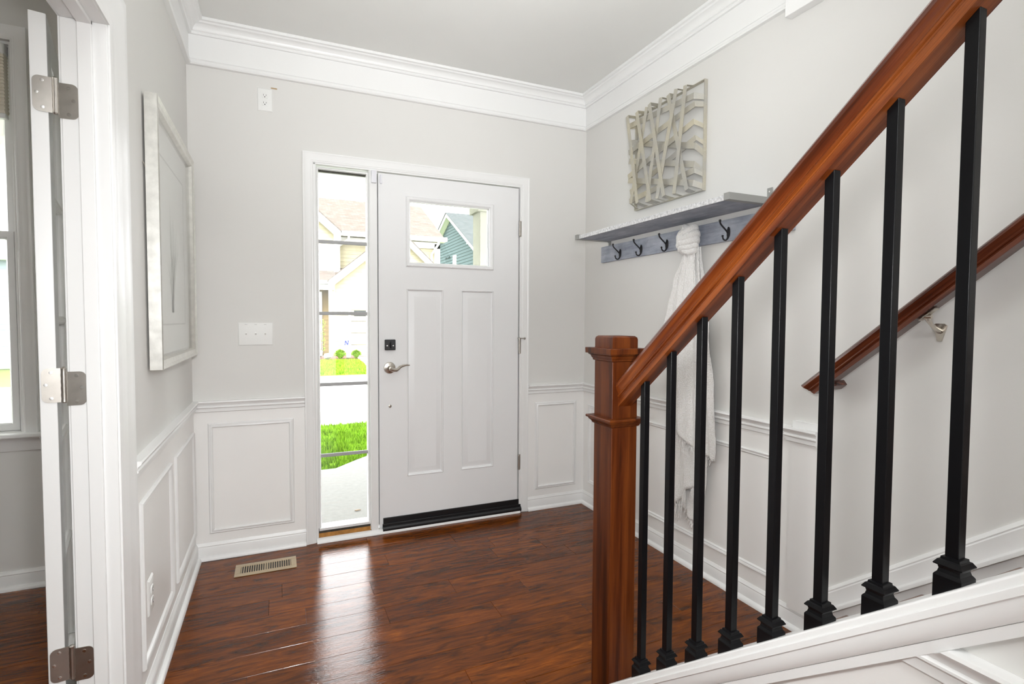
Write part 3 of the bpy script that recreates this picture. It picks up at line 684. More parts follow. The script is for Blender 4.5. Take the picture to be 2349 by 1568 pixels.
# unpainted patch beside the high outlet: a stain of its own in the paint
b = MB(); b.prism([V((0.452+0.016*math.cos(t)*(1 if abs(math.cos(t)) < .8 else 1.0), 0.0002, 2.4815+0.0046*math.sin(t)+0.0008*math.sin(3*t))) for t in [2*math.pi*i/20 for i in range(20)]], (0, -0.0008, 0))
M['patch'] = plain('bare_drywall_patch', (0.45, 0.33, 0.20), 0.9, vary=0.1)
tag(b.build('paint_chip', 'patch'), 'small tan chip in the wall paint beside the high outlet', 'paint chip')
t = thing('light_switch', (0.3475, 0, 1.118), 'white triple light switch plate on the back wall left of the sidelight', 'light switch')
b = MB(); x0, x1, z0, z1 = 0.2635, 0.4315, 1.118, 1.239
b.rings([[(x0+i, -d, z0+i), (x1-i, -d, z0+i), (x1-i, -d, z1-i), (x0+i, -d, z1-i)] for i, d in ((0, 0), (0, 0.002), (0.004, 0.006), (0.006, 0.0065))]); b.build('cover_plate', 'plate', t)
for k in (-1, 0, 1):
    cx = 0.3475+k*0.046; cz_ = 1.178
    b = MB(); b.box((cx-0.005, -0.0075, cz_-0.012), (cx+0.005, -0.006, cz_+0.012)); b.build('switch_slot', 'plate', t)
    b = MB(); b.add([(cx-0.0038, -0.0065, cz_-0.005), (cx+0.0038, -0.0065, cz_-0.005), (cx+0.0038, -0.0065, cz_+0.010), (cx-0.0038, -0.0065, cz_+0.010), (cx-0.0034, -0.018, cz_+0.005), (cx+0.0034, -0.018, cz_+0.005), (cx+0.0034, -0.016, cz_+0.012), (cx-0.0034, -0.016, cz_+0.012)], [(0, 1, 5, 4), (1, 2, 6, 5), (2, 3, 7, 6), (3, 0, 4, 7), (4, 5, 6, 7), (0, 3, 2, 1)])
    b.build('toggle', 'plate', t)
    for s in (-1, 1):
        b = MB(); b.lathe((cx, -0.0064, cz_+s*0.030), (0, -1, 0), [(0.0028, 0), (0.0026, 0.0008), (0, 0.001)], 10); b.build('screw', 'plate', t)
    b = MB(); b.box((cx-0.006, -0.0069, 1.2285), (cx+0.006, -0.0064, 1.2300)); b.build('printed_mark', 'muntin', t)

# ---------------------------------------------------------------- floor vent
t = thing('floor_vent', (0.386, -0.212, 0), 'tan metal floor register with slots beside the left baseboard', 'floor vent')
vx0, vx1, vy0, vy1 = 0.245, 0.529, -0.283, -0.145
b = MB()
sx = [vx0+0.030+(vx1-vx0-0.060)*i/21 for i in range(22)]
b.box((vx0, vy0, 0), (vx1, vy0+0.030, 0.004)); b.box((vx0, vy1-0.030, 0), (vx1, vy1, 0.004)); b.box((vx0, vy0+0.03, 0), (vx0+0.026, vy1-0.03, 0.004)); b.box((vx1-0.026, vy0+0.03, 0), (vx1, vy1-0.03, 0.004))
b.build('frame', 'ventmetal', t, bevel=0.0015)
for i in range(22):
    x = sx[i]; hw = 0.0022 if i not in (10, 11) else 0.0035
    b = MB(); b.box((x-hw, vy0+0.029, 0.0005), (x+hw, vy1-0.029, 0.0038)); b.build('slat', 'ventmetal', t)
b = MB(); b.box((vx0+0.02, vy0+0.025, 0.0002), (vx1-0.02, vy1-0.025, 0.0007)); b.build('damper', 'dark', t)['label'] = 'dark damper under the slats'

# ---------------------------------------------------------------- framed picture on the left wall
pf_ = thing('framed_picture', (XL, -0.585, 1.083), 'silver leaf shadow box picture of pale reeds on the left wall', 'picture')
PX0, PXF = XL+0.007, 0.094
ya, yb, za, zb = -1.012, -0.165, 1.083, 2.012
b = MB()
prof = [(0, 0), (0, PXF-PX0), (0.004, PXF-PX0+0.003), (0.009, PXF-PX0), (0.013, PXF-PX0-0.003), (0.030, PXF-PX0-0.004), (0.034, PXF-PX0-0.010), (0.044, 0.010), (0.044, 0)]
b.sweep(rectpath((ya, za), (yb, zb), (0, 1, 0), (0, 0, 1), (PX0, 0, 0)), prof, (1, 0, 0), True)
b.build('frame', 'silver', pf_, ang=20)
b = MB(); b.box((PX0+0.008, ya+0.03, za+0.03), (PX0+0.011, yb-0.03, zb-0.03)); mo = b.build('mat_board', 'mat', pf_, smooth=False)
b = MB(); b.sweep(rectpath((ya+0.15, za+0.15), (yb-0.15, zb-0.15), (0, 1, 0), (0, 0, 1), (PX0+0.011, 0, 0)), [(0, 0), (0, 0.0008), (0.006, 0.0008), (0.006, 0)], (1, 0, 0), True); b.build('mat_bevel', 'matline', mo)
b = MB(); rg = random.Random(11)
cy = -0.62
for i in range(13):
    lean = rg.uniform(-0.16, 0.16); hgt = rg.uniform(0.22, 0.48); curl = rg.choice([0, 0, 1]) * rg.uniform(0.05, 0.12)
    L_, Rr = [], []
    for k in range(17):
        u = k/16; yy = cy+rg.uniform(-0.0, 0.0)+lean*u**1.6+(0.02*(i-6)/6); zz = za+0.20+hgt*u-curl*max(0, u-0.6)**2*6
        wd = 0.007*(1-u)**0.6*(0.4+u*1.4) if i % 2 else 0.0035*(1-u)**0.5+0.0006
        L_.append((PX0+0.0118, yy-wd, zz)); Rr.append((PX0+0.0118, yy+wd, zz))
    vs = L_+Rr; b.add(vs, [(k, k+1, 17+k+1, 17+k) for k in range(16)])
b.build('reed_drawing', 'reed', mo, smooth=False)
b = MB(); b.box((PX0+0.020, ya+0.034, za+0.034), (PX0+0.022, yb-0.034, zb-0.034)); b.build('glazing', 'picglass', pf_, smooth=False)
b = MB(); b.tube([(XL+0.001, ya-0.006, 1.78), (XL+0.005, ya-0.008, 1.775), (XL+0.006, ya+0.004, 1.765)], 0.0015, 6); b.build('hanging_wire', 'nickel', pf_)

# ---------------------------------------------------------------- woven metal wall art
AX = XR-0.012; AF = 2.312
t = thing('metal_wall_art', (XR, -0.845, 1.90), 'square wall sculpture of woven champagne metal straps above the shelf', 'wall art')
b = MB(); fy0, fy1, fz0, fz1 = -1.118, -0.570, 1.897, 2.432
b.sweep(rectpath((fy0, fz0), (fy1, fz1), (0, 1, 0), (0, 0, 1), (AX, 0, 0))[::-1], [(0, -0.010), (0, 0.010), (0.0035, 0.010), (0.0035, -0.010)], (-1, 0, 0), True)
b.build('back_frame', 'art', t)
def strap(p0, p1, wd, d0, d1, off):
    # p = (y, z) of front run ends; d0,d1 outward flare directions to the frame; off = layer depth
    wv = V((0, p1[0]-p0[0], p1[1]-p0[1])).normalized(); sd = V((0, -wv.z, wv.y))
    x = AF-off
    P = [V((AX-0.004, *d0)), V((x, *p0)), V((x, *p1)), V((AX-0.004, *d1))]
    rr = []; th = 0.0019
    for i, p in enumerate(P):
        if i in (0, 3): nrm = V((0, wv.y, wv.z))*(-1 if i == 0 else 1)
        else: nrm = (V((-1, 0, 0))+V((0, wv.y, wv.z))*(-0.6 if i == 1 else 0.6)).normalized()
        a_ = 1.0 if i in (1, 2) else 0.9
        rr.append([p+sd*wd/2*a_+nrm*th/2, p-sd*wd/2*a_+nrm*th/2, p-sd*wd/2*a_-nrm*th/2, p+sd*wd/2*a_-nrm*th/2])
    m_ = MB(); m_.rings(rr); m_.build('strap', 'art', t, ang=15)
Vs = [((-0.56, 2.438), (-0.665, 1.915)), ((-0.64, 2.436), (-0.7696, 1.909)), ((-0.72, 2.436), (-0.585, 1.930)), ((-0.757, 2.438), (-0.886, 1.908)), ((-0.843, 2.440), (-0.737, 1.908)), ((-0.892, 2.437), (-1.043, 1.908)), ((-0.967, 2.436), (-0.829, 1.907)), ((-1.026, 2.432), (-0.956, 1.907))]
Hs = [((-0.5384, 2.383), (-1.078, 2.360)), ((-0.5418, 2.236), (-1.078, 2.322)), ((-0.5405, 2.293), (-1.078, 2.120)), ((-0.545, 2.094), (-1.078, 2.236)), ((-0.543, 2.187), (-1.078, 2.030)), ((-0.547, 2.007), (-1.078, 2.160)), ((-0.545, 2.075), (-1.078, 1.938)), ((-0.548, 1.955), (-1.078, 2.002))]
HR = [2.345, 2.310, 2.075, 2.205, 1.985, 2.125, 1.915, 1.975]
for i, (p, q) in enumerate(Vs):
    p = (p[0], p[1]-0.004); q = (q[0], q[1]+0.004)
    strap(p, q, 0.026, (p[0]*0.98-0.03, fz1-0.003), (q[0]*0.98-0.03, fz0+0.003), -0.0024*((i*3) % 8))
for i, (p, q) in enumerate(Hs):
    strap(p, q, 0.030, (fy1-0.002, p[1]), (fy0+0.002, HR[i]), -0.0205-0.0024*((i*3) % 8))

# ---------------------------------------------------------------- shelf, hook rail, blanket
s_ = thing('wall_shelf', (XR, -0.90, 1.70), 'grey wood shelf held by grey metal brackets above the coat hooks', 'shelf')
SF = 2.150; sy0, sy1 = -1.500, -0.290; sz0, sz1 = 1.757, 1.779
b = MB(); b.box((SF+0.002, sy0, sz0), (2.262, sy1, sz1)); b.build('board', 'greywood', s_, bevel=0.001)
b = MB(); b.box((2.264, sy0, sz0), (XR-0.002, sy1, sz1)); b.build('board', 'greywood', s_, bevel=0.001)
b = MB(); b.box((SF-0.001, sy0, sz0), (SF+0.002, sy1, sz1)); b.build('sawn_edge', 'sawnedge', s_)['label'] = 'white speckled sawn front edge'
for y, sgn in ((sy0, -1), (sy1, 1)):
    b = MB(); yo = y+sgn*0.008
    y0_, y1_ = min(y, yo), max(y, yo)
    ya_, yb_ = min(y-sgn*0.022, yo), max(y-sgn*0.022, yo)
    b.box((SF-0.014, ya_, sz0-0.004), (XR-0.0045, yb_, sz1+0.004))
    b.box((XR-0.0040, ya_+0.001, sz0-0.055), (XR-0.0003, yb_-0.001, sz1+0.048))
    yy = [min(y-sgn*0.018, yo), max(y-sgn*0.018, yo)]
    b.prism([V((XR-0.001, yy[0], sz0-0.04)), V((XR-0.006, yy[0], sz0-0.038)), V((XR-0.012, yy[0], sz0-0.018)), V((XR-0.030, yy[0], sz0-0.004)), V((XR-0.001, yy[0], sz0-0.004))], (0, 0.003, 0))
    bo = b.build('bracket', 'shelfmetal', s_, bevel=0.002)
    b = MB(); b.lathe((XR-0.004, y-sgn*0.008, sz1+0.032), (-1, 0, 0), [(0.004, 0), (0.0036, 0.001), (0, 0.0012)], 10); b.build('screw', 'screw', bo)
HB = XR-0.019
h_ = thing('coat_hook_rail', (XR, -0.90, 1.629), 'grey washed board with black double coat hooks under the shelf', 'coat rack')
b = MB(); b.box((HB, -1.62, 1.629), (XR, -0.2245, 1.729)); b.build('board', 'greywood', h_, bevel=0.0015)
hook_y = [-0.437, -0.641, -0.862, -1.078, -1.287, -1.50]
def hook(y):
    b = MB(); x = HB
    b.rings([[(x-d, y+w_*math.cos(t_)*0.0085, 1.668+0.024*w_*math.sin(t_)) for t_ in [2*math.pi*q/16 for q in range(16)]] for w_, d in ((1, 0), (1, 0.002), (0.7, 0.004))])
    up = []; n = 16
    for i in range(n+1):
        u = i/n; up.append((x-0.004-0.052*(0.5-0.5*math.cos(math.pi*min(1, u*1.15)))*0.98, y, 1.655+0.010*math.sin(math.pi*u*0.9)+0.060*u**1.3))
    b.tube(up, [0.0038]*(n+1), 8)
    b.lathe(V(up[-1])-V((0.0, 0, 0.002)), (-0.35, 0, 1), [(0, -0.006), (0.005, -0.003), (0.0062, 0.001), (0.005, 0.005), (0, 0.007)], 10)
    lo = [(x-0.004, y, 1.664), (x-0.005, y, 1.648), (x-0.009, y, 1.637), (x-0.018, y, 1.630), (x-0.028, y, 1.631), (x-0.035, y, 1.637), (x-0.038, y, 1.646)]
    b.tube(lo, [0.0045, 0.0045, 0.0042, 0.004, 0.0038, 0.0036, 0.0036], 8)
    b.lathe((x-0.038, y, 1.648), (-0.2, 0, 1), [(0, -0.005), (0.0045, -0.002), (0.0055, 0.001), (0.0045, 0.004), (0, 0.006)], 10)
    b.tube([(x-0.003, y, 1.692), (x-0.006, y, 1.675), (x-0.006, y, 1.655), (x-0.004, y, 1.640)], [0.003, 0.0055, 0.0055, 0.004], 8)
    return b
hk0 = hook(0).build('coat_hook', 'blackmetal', h_, local=True)
hk0.location = (0, 0, 0)
hk0.data.transform(Matrix.Translation(V((-XR, 0, -1.629))))
hk0.location.y = hook_y[0]+0.90
for y in hook_y[1:]:
    c = hk0.copy(); COL.objects.link(c); c.parent = h_; c.location = (0, y+0.90, 0)

bl = thing('blanket', (2.335, -1.08, 0.20), 'white fringed throw blanket knotted over the fourth coat hook', 'blanket')
def cloth(ztop, edges, nf, amp, xb, name, seed, xslope=0.0, thick=0.012, fringe=0.05):
    # edges: list of (z, y_left, y_right) from top to bottom
    rg = random.Random(seed); U_, V_ = 48, 70; rr = []
    ph = [rg.uniform(0, 6.28) for _ in range(4)]
    def interp(z):
        for (za_, l0, r0), (zb_, l1, r1) in zip(edges[:-1], edges[1:]):
            if za_ >= z >= zb_:
                f = (za_-z)/(za_-zb_+1e-9); f = f*f*(3-2*f); return l0+(l1-l0)*f, r0+(r1-r0)*f
        return edges[-1][1:]
    grid = []
    for j in range(V_+1):
        row = []
        for i in range(U_+1):
            u = i/U_
            zt_, zbL, zbR = edges[0][0], bottomL[name], bottomR[name]
            zb_ = zbL+(zbR-zbL)*u+0.010*math.sin(9*u+ph[0])
            z = zt_+(zb_-zt_)*(j/V_); l, r = interp(z)
            y = l+(r-l)*u; k = min(1, 0.35+1.1*j/V_)
            fold = math.sin(nf*math.pi*u+ph[1]+1.2*math.sin(2.2*j/V_))*0.6+math.sin(nf*1.7*math.pi*u+ph[2])*0.4
            x = xb+xslope*(j/V_)-amp*k*(0.6+fold*0.7)*math.sin(math.pi*min(max(u, 0.02), 0.98))**0.35+0.0012*rg.uniform(-1, 1)
            row.append((min(x, XR-0.036 if z < 0.86 else XR-0.010), y+0.004*math.sin(17*j/V_+ph[3])*(1 if i in (0, U_) else 0.6)+0.0010*rg.uniform(-1, 1), z))
        grid.append(row)
    m_ = MB(); vs = [p for r_ in grid for p in r_]
    m_.add(vs, [(j*(U_+1)+i, j*(U_+1)+i+1, (j+1)*(U_+1)+i+1, (j+1)*(U_+1)+i) for j in range(V_) for i in range(U_)])
    o = m_.build(name, 'scarf', bl, ang=180); sm = o.modifiers.new('solid', 'SOLIDIFY'); sm.thickness = 0.006; sm.offset = 0
    if fringe:
        f_ = MB()
        for q in range(int(34*fringe/0.05)):
            i = rg.uniform(0, U_-1); a_, c_ = grid[-1][int(i)], grid[-1][int(i)+1]; f = i % 1
            p = V(a_).lerp(V(c_), f); L0 = fringe*rg.uniform(0.6, 1.25); dy = rg.uniform(-0.25, 0.25); dx = rg.uniform(-0.15, 0.1)
            pts = [p+V((dx*L0*s+0.004*math.sin(5*s+q), dy*L0*s+0.003*math.sin(4*s+q*2), -L0*s)) for s in (0, 0.35, 0.7, 1)]
            f_.tube(pts, [0.0026, 0.0022, 0.0020, 0.0012], 5)
        f_.build('fringe', 'scarf', o)['kind'] = 'stuff'
    return o
bottomL = {'left_fall': 1.235, 'right_fall': 0.66, 'front_fall': 0.30, 'back_fall': 0.30, 'short_fall': 0.78}
bottomR = {'left_fall': 1.29, 'right_fall': 0.59, 'front_fall': 0.48, 'back_fall': 0.19, 'short_fall': 0.60}
cloth(1.62, [(1.62, -1.035, -1.080), (1.45, -0.962, -1.075), (1.34, -0.926, -1.06), (1.22, -0.888, -1.05)], 4, 0.026, 2.338, 'left_fall', 2, fringe=0.055)
cloth(1.62, [(1.62, -1.075, -1.128), (1.44, -1.060, -1.160), (1.20, -1.05, -1.195), (0.95, -1.06, -1.230), (0.66, -1.10, -1.256), (0.56, -1.17, -1.244)], 5, 0.028, 2.352, 'right_fall', 5, fringe=0.02)
cloth(1.60, [(1.62, -1.045, -1.125), (1.4, -0.975, -1.15), (1.1, -0.935, -1.17), (0.8, -0.925, -1.185), (0.5, -0.955, -1.185), (0.28, -0.990, -1.165)], 6, 0.030, 2.340, 'front_fall', 9, fringe=0.08)
cloth(1.58, [(1.60, -1.050, -1.120), (1.4, -1.00, -1.13), (1.1, -0.97, -1.15), (0.80, -0.955, -1.16), (0.58, -0.97, -1.165)], 4, 0.030, 2.322, 'short_fall', 15, fringe=0.055)
cloth(1.55, [(1.55, -1.055, -1.115), (1.2, -0.98, -1.14), (0.8, -0.95, -1.20), (0.5, -0.985, -1.20), (0.32, -1.035, -1.175), (0.18, -1.105, -1.150)], 3, 0.012, 2.354, 'back_fall', 12, fringe=0.035)
# the knot: a bulging wrap of overlapping turns
def spiral(c0, ry, rx, r_, tilt, t0=0.0, t1=6.2832, squash=1.0, name='wrap'):
    pts = []; rd = []
    for i in range(33):
        f = i/32; th = t0+(t1-t0)*f
        pts.append(V(c0)+V((rx*math.cos(th), ry*math.sin(th), -tilt*math.sin(th)+0.003*math.sin(3*th))))
        rd.append(r_*(0.75+0.25*math.sin(math.pi*f)+0.05*math.sin(7*th)))
    q = MB(); q.tube(pts, rd, 14); return q.build(name, 'scarf', bl, ang=180)
k_ = MB(); rr = []; n1, n2 = 36, 32; ctr = V((2.320, -1.072, 1.655))
for j in range(n1+1):
    v = j/n1; ph = math.pi*v; ring = []
    for i in range(n2):
        th = 2*math.pi*i/n2; rr0 = math.sin(ph)**0.7 if 0 < j < n1 else 0.0
        fold = 1+0.05*math.sin(6*th+5*v)
        ring.append(ctr+V((0.036*fold*rr0*math.cos(th), 0.052*fold*rr0*math.sin(th), 0.068*math.cos(ph))))
    rr.append(ring)
k_.rings(rr, cap=True); k_.build('knot', 'scarf', bl, ang=180)
spiral((2.317, -1.070, 1.690), 0.044, 0.026, 0.021, 0.020)
spiral((2.317, -1.076, 1.668), 0.050, 0.028, 0.020, 0.014)
spiral((2.319, -1.072, 1.645), 0.051, 0.027, 0.020, 0.008)
spiral((2.321, -1.072, 1.622), 0.043, 0.024, 0.019, 0.004)
spiral((2.322, -1.078, 1.602), 0.034, 0.020, 0.017, -0.002)
q = MB(); q.tube([(2.345, -1.050, 1.685), (2.328, -1.054, 1.712), (2.306, -1.064, 1.716), (2.296, -1.086, 1.704), (2.300, -1.110, 1.680)], [0.018, 0.022, 0.022, 0.021, 0.016], 14); q.build('wrap', 'scarf', bl, ang=180)

# ---------------------------------------------------------------- staircase
SL = 0.8049
def zs_(y): return -SL*y-1.3153          # top of the sloping cap
def zt(y): return -0.8279*y-0.5567        # underside of the handrail
NY0, NY1, NX0, NX1 = -1.898, -1.806, 1.3165, 1.4035
YE = -3.35
st_ = thing('staircase', (1.86, -1.9, 0), 'staircase with carpeted treads rising along the right wall behind the balusters', 'staircase')
KX0, KX1 = 1.345, 1.430
b = MB(); b.prism([V((KX0, NY0, 0)), V((KX0, NY0, zs_(NY0)-0.012)), V((KX0, YE-1.6, zs_(YE-1.6)-0.012)), V((KX0, YE-1.6, 0))], (KX1-KX0, 0, 0))
b.build('knee_wall', 'wall', st_, smooth=False)['label'] = 'greige knee wall under the cap'
def slope_sweep(mb, prof, y0, y1, zf, xb):
    # prof (x offset from xb, vertical offset from zf)
    mb.rings([[(xb+px, y, zf(y)+pz) for px, pz in prof] for y in (y0, y1)])
capx0 = 1.308
nose = [(1.317-0.005*math.sin(t), -0.005+0.005*math.cos(t)) for t in [i*math.pi/12 for i in range(7)]]+[(1.312, -0.0165), (1.330, -0.0165)]
b = MB(); slope_sweep(b, [(x-1.308, z) for x, z in nose]+[(1.440-1.308, -0.0165), (1.440-1.308, 0)], NY0+0.001, YE-1.6, zs_, 1.308)
b.build('cap', 'trim', st_)
b = MB(); cove = [(1.345, -0.0165), (1.308, -0.0165), (1.3065, -0.018), (1.3065, -0.030), (1.311, -0.031)]+[(1.312+0.016*(1-math.cos(t))*1.0, -0.033-0.034*math.sin(t)) for t in [i*math.pi/16 for i in range(9)]]+[(1.326, -0.0675), (1.326, -0.0865), (1.345, -0.0885)]
slope_sweep(b, [(x-1.308, z) for x, z in cove], NY0+0.001, YE-1.6, zs_, 1.308); b.build('cap_moulding', 'trim', st_, ang=25)
b = MB(); b.sweep([(KX0, YE-1.6, 0), (KX0, NY0, 0)], [(p*0.9, q-0.040) for p, q in chair], (0, 0, 1)); b.build('chair_rail', 'trim', st_)
b = MB(); b.box((KX0-0.003, YE-1.6, 0), (KX0, NY0, 0.735)); 
# trimmed under the slope by the prism below instead of a full sheet
b = MB(); b.prism([V((KX0-0.003, NY0, 0)), V((KX0-0.003, NY0, zs_(NY0)-0.05)), V((KX0-0.003, -2.56, 0.735)), V((KX0-0.003, YE-1.6, 0.735)), V((KX0-0.003, YE-1.6, 0))], (0.003, 0, 0)); b.build('wainscot', 'wains', st_, smooth=False)
# cut chair rail: only where the wall is tall enough
bpy.data.objects.remove(bpy.data.objects['chair_rail'])
b = MB(); zc0 = 0.793
pr = [(p*0.9, q-0.040) for p, q in chair]
rA = [V((KX0-px, -1.317/SL-(pz+0.085)/SL, pz)) for px, pz in pr]; rB = [V((KX0-px, YE-1.6, pz)) for px, pz in pr]
b.rings([rA, rB]); b.build('chair_rail', 'trim', st_)
# treads and risers
for i in range(8):
    y = -1.885-0.2445*i; z = 0.180+0.196*i
    if y < -3.8: break
    b = MB(); rr = [[(x, y, z-0.030), (x, y, z-0.006), (x, y-0.006, z), (x, y-0.2445-0.02, z), (x, y-0.2445-0.02, z-0.030), (x, y-0.025, z-0.034)] for x in (KX1, XR-0.018)]
    b.rings(rr); b.build('tread', 'carpet', st_, bevel=0.004)
    b = MB(); b.box((KX1, y-0.035, max(0, z-0.196)), (XR-0.018, y-0.022, z-0.028)); b.build('riser', 'carpet', st_)
def zk(y): return 0.1752+0.8126*(-1.852-y)    # joint line on the wall skirt
b = MB(); yb_ = -1.848
b.prism([V((XR-0.016, PY1-0.001, 0)), V((XR-0.016, PY1-0.001, zk(PY1))), V((XR-0.016, YE-1.6, zk(YE-1.6))), V((XR-0.016, YE-1.6, 0))], (0.016, 0, 0)); b.build('skirt_board', 'trim', st_)
sk = [(0.0, 0.0), (-0.032, 0.0), (-0.032, 0.006), (-0.030, 0.014), (-0.024, 0.020), (-0.020, 0.022), (-0.019, 0.026), (-0.019, 0.078), (-0.017, 0.083), (-0.018, 0.088), (-0.014, 0.095), (-0.008, 0.103), (0, 0.103)]
b = MB(); b.rings([[(XR+px, y, zk(y)+pz) for px, pz in sk] for y in (PY1-0.001, YE-1.6)]); b.build('skirt_moulding', 'trim', st_, ang=25)

# newel post
nw = thing('newel_post', (1.36, -1.852, 0), 'cherry brown square newel post with stepped cap at the foot of the stairs', 'newel post')
def sq(off, z): return [(NX0-off, NY0-off, z), (NX1+off, NY0-off, z), (NX1+off, NY1+off, z), (NX0-off, NY1+off, z)]
b = MB(); b.box((NX0, NY0, 0), (NX1, NY1, 1.17)); b.build('post', 'newel', nw, bevel=0.002)
b = MB(); b.rings([sq(0.0005, 0.955), sq(0.004, 0.957), sq(0.006, 0.962), sq(0.012, 0.968), sq(0.013, 0.971), sq(0.018, 0.973), sq(0.0185, 0.9775), sq(0.017, 0.980), sq(0.0005, 0.9815)]); b.build('collar', 'newel', nw, ang=25)
b = MB(); b.rings([sq(0.0005, 1.142), sq(0.004, 1.144), sq(0.004, 1.148), sq(0.007, 1.152), sq(0.009, 1.158), sq(0.014, 1.161), sq(0.014, 1.1635), sq(0.020, 1.1640), sq(0.0205, 1.1790), sq(0.0195, 1.1800), sq(-0.003, 1.1803)]); b.build('cap_plate', 'newel', nw, ang=25)
b = MB(); b.rings([sq(-0.0005, 1.1801), sq(-0.0005, 1.205), sq(-0.002, 1.211), sq(-0.007, 1.2150), sq(-0.015, 1.2155)]); b.build('cap_block', 'newel', nw, ang=30)

# main handrail in its own sloping frame (x along the rail)
def rail_matrix(p0, p1):
    x = (p1-p0).normalized(); y = V((1, 0, 0)); y = (y-x*y.dot(x)).normalized(); z = x.cross(y)
    if z.z < 0: y = -y; z = -z
    mm = Matrix.Identity(4)
    for i in range(3): mm[i][0], mm[i][1], mm[i][2], mm[i][3] = x[i], y[i], z[i], p0[i]
    return mm
rprof = [(0.0225, 0), (0.0225, 0.0145), (0.0195, 0.0175), (0.0205, 0.0200), (0.0245, 0.0215), (0.0255, 0.0245), (0.0235, 0.0275), (0.0245, 0.0320), (0.0285, 0.0385), (0.0305, 0.0455), (0.0290, 0.0530), (0.0240, 0.0590), (0.0150, 0.0635), (0.0050, 0.0655)]
rprof = rprof+[(-x, z) for x, z in rprof[::-1]]
c0 = V((1.36, NY0+0.0005, zt(NY0))); c1 = V((1.36, -3.30, zt(-3.30)))
mm = rail_matrix(c0, c1); Lr = (c1-c0).length
hr = thing('stair_handrail', None, 'thick cherry brown handrail sloping up from the newel post over the balusters', 'handrail', mat=mm)
b = MB(); sl_ = (c1-c0).normalized(); tt = -(sl_.z/sl_.y)
b.rings([[(-z*tt*0.999 if False else (z*(sl_.z/-sl_.y))*1.0, y, z) for y, z in rprof], [(Lr, y, z) for y, z in rprof]])
b.build('rail', 'rail', hr, local=True, ang=25)

# balusters
bal = []
labels = ['black square iron baluster nearest the newel post', 'second black iron baluster up from the newel post', 'third black iron baluster up from the newel post', 'fourth black iron baluster up from the newel post',
          'fifth black iron baluster up, between the wainscot end and the newel post', 'sixth black iron baluster, crossing the low end of the wall handrail', 'seventh black iron baluster, second nearest the camera', 'eighth and tallest looking black iron baluster, nearest the camera']
for i in range(8):
    y = -1.990-0.1032*i; xh = 0.0088
    t = thing('stair_baluster', (1.36, y, zs_(y)), labels[i], 'baluster', 'black iron balusters of the stair railing')
    b = MB(); ztop = zt(y)+0.012
    b.rings([[(1.36-xh, y-xh, z0), (1.36+xh, y-xh, z0), (1.36+xh, y+xh, z1), (1.36-xh, y+xh, z1)] for z0, z1 in ((zs_(y)+0.01, zs_(y)+0.01), (zt(y-xh)-0.0002, zt(y+xh)-0.0002))]); b.build('bar', 'iron', t, bevel=0.0012)
    b = MB(); hs_ = 0.0182
    def q4(h, z): return [(1.36-h, y-h, z), (1.36+h, y-h, z), (1.36+h, y+h, z), (1.36-h, y+h, z)]
    zb_ = zs_(y)+0.0185
    bot = [(1.36-hs_, y-hs_, zs_(y-hs_)+0.0002), (1.36+hs_, y-hs_, zs_(y-hs_)+0.0002), (1.36+hs_, y+hs_, zs_(y+hs_)+0.0002), (1.36-hs_, y+hs_, zs_(y+hs_)+0.0002)]
    b.rings([bot, q4(hs_, zb_+0.001), q4(0.0172, zb_+0.003), q4(0.0148, zb_+0.006), q4(0.0135, zb_+0.011), q4(0.0145, zb_+0.015), q4(0.0185, zb_+0.017), q4(0.0188, zb_+0.0185), q4(0.0150, zb_+0.0245), q4(0.0125, zb_+0.0255), q4(0.0120, zb_+0.029), q4(xh, zb_+0.030)])
    b.build('shoe', 'iron', t, ang=20)

# wall handrail
wx = 2.312
p0 = V((wx, -1.790, 1.0451+0.8277*(-1.8585+1.790))); p1 = V((wx, -3.3, 1.0451+0.8277*(-1.8585+3.3)))
mm = rail_matrix(p0, p1); L2 = (p1-p0).length
wr = thing('wall_handrail', None, 'dark cherry handrail fixed to the right wall along the stairs', 'handrail', mat=mm)
b = MB(); rp2 = [(y*0.98, z*0.92) for y, z in rprof]
b.rings([[(-0.000-z*0.45, y, z) for y, z in rp2], [(L2, y, z) for y, z in rp2]]); b.build('rail', 'wallrail', wr, local=True, ang=25)
b = MB(); b.box((0.03, -0.020, -0.014), (0.075, 0.020, 0.001)); b.box((0.045, 0.0, -0.012), (0.075, XR-wx-0.002, 0.010))
# make sure the return goes to the wall side
mwall = mm.to_3x3().inverted() @ V((1, 0, 0))
if mwall.y < 0:
    b = MB(); b.box((0.03, -0.020, -0.014), (0.075, 0.020, 0.001)); b.box((0.045, -(XR-wx-0.002), -0.012), (0.075, 0, 0.010))
b.build('wall_return', 'wallrail', wr, local=True, bevel=0.002)
by = -2.150; bz = 1.0451+0.8277*(-1.8585-by)
b = MB()
b.box((wx-0.010, by-0.030, bz-0.006), (wx+0.010, by+0.030, bz-0.003), M4=Matrix.Translation(V((0, by, bz))) @ Matrix.Rotation(-math.atan(0.8277), 4, 'X') @ Matrix.Translation(V((0, -by, -bz))))
b.tube([(wx, by, bz-0.004), (wx+0.004, by, bz-0.020), (wx+0.020, by, bz-0.034), (wx+0.040, by, bz-0.046), (XR-0.006, by, bz-0.056)], [0.008, 0.0075, 0.006, 0.007, 0.009], 10)
b.lathe((wx, by, bz-0.010), (0, 1, 0), [(0, -0.014), (0.007, -0.012), (0.008, 0), (0.007, 0.012), (0, 0.014)], 12)
b.prism([V((XR-0.0005, by+dy, bz-0.060+dz)) for dy, dz in ((0.020, 0.022), (0.012, 0.028), (-0.012, 0.028), (-0.020, 0.022), (-0.012, -0.006), (-0.006, -0.028), (0.006, -0.028), (0.012, -0.006))], (-0.006, 0, 0))
b.build('bracket', 'nickel', wr, ang=30)['label'] = 'satin nickel wall bracket'
ORG_fix = None

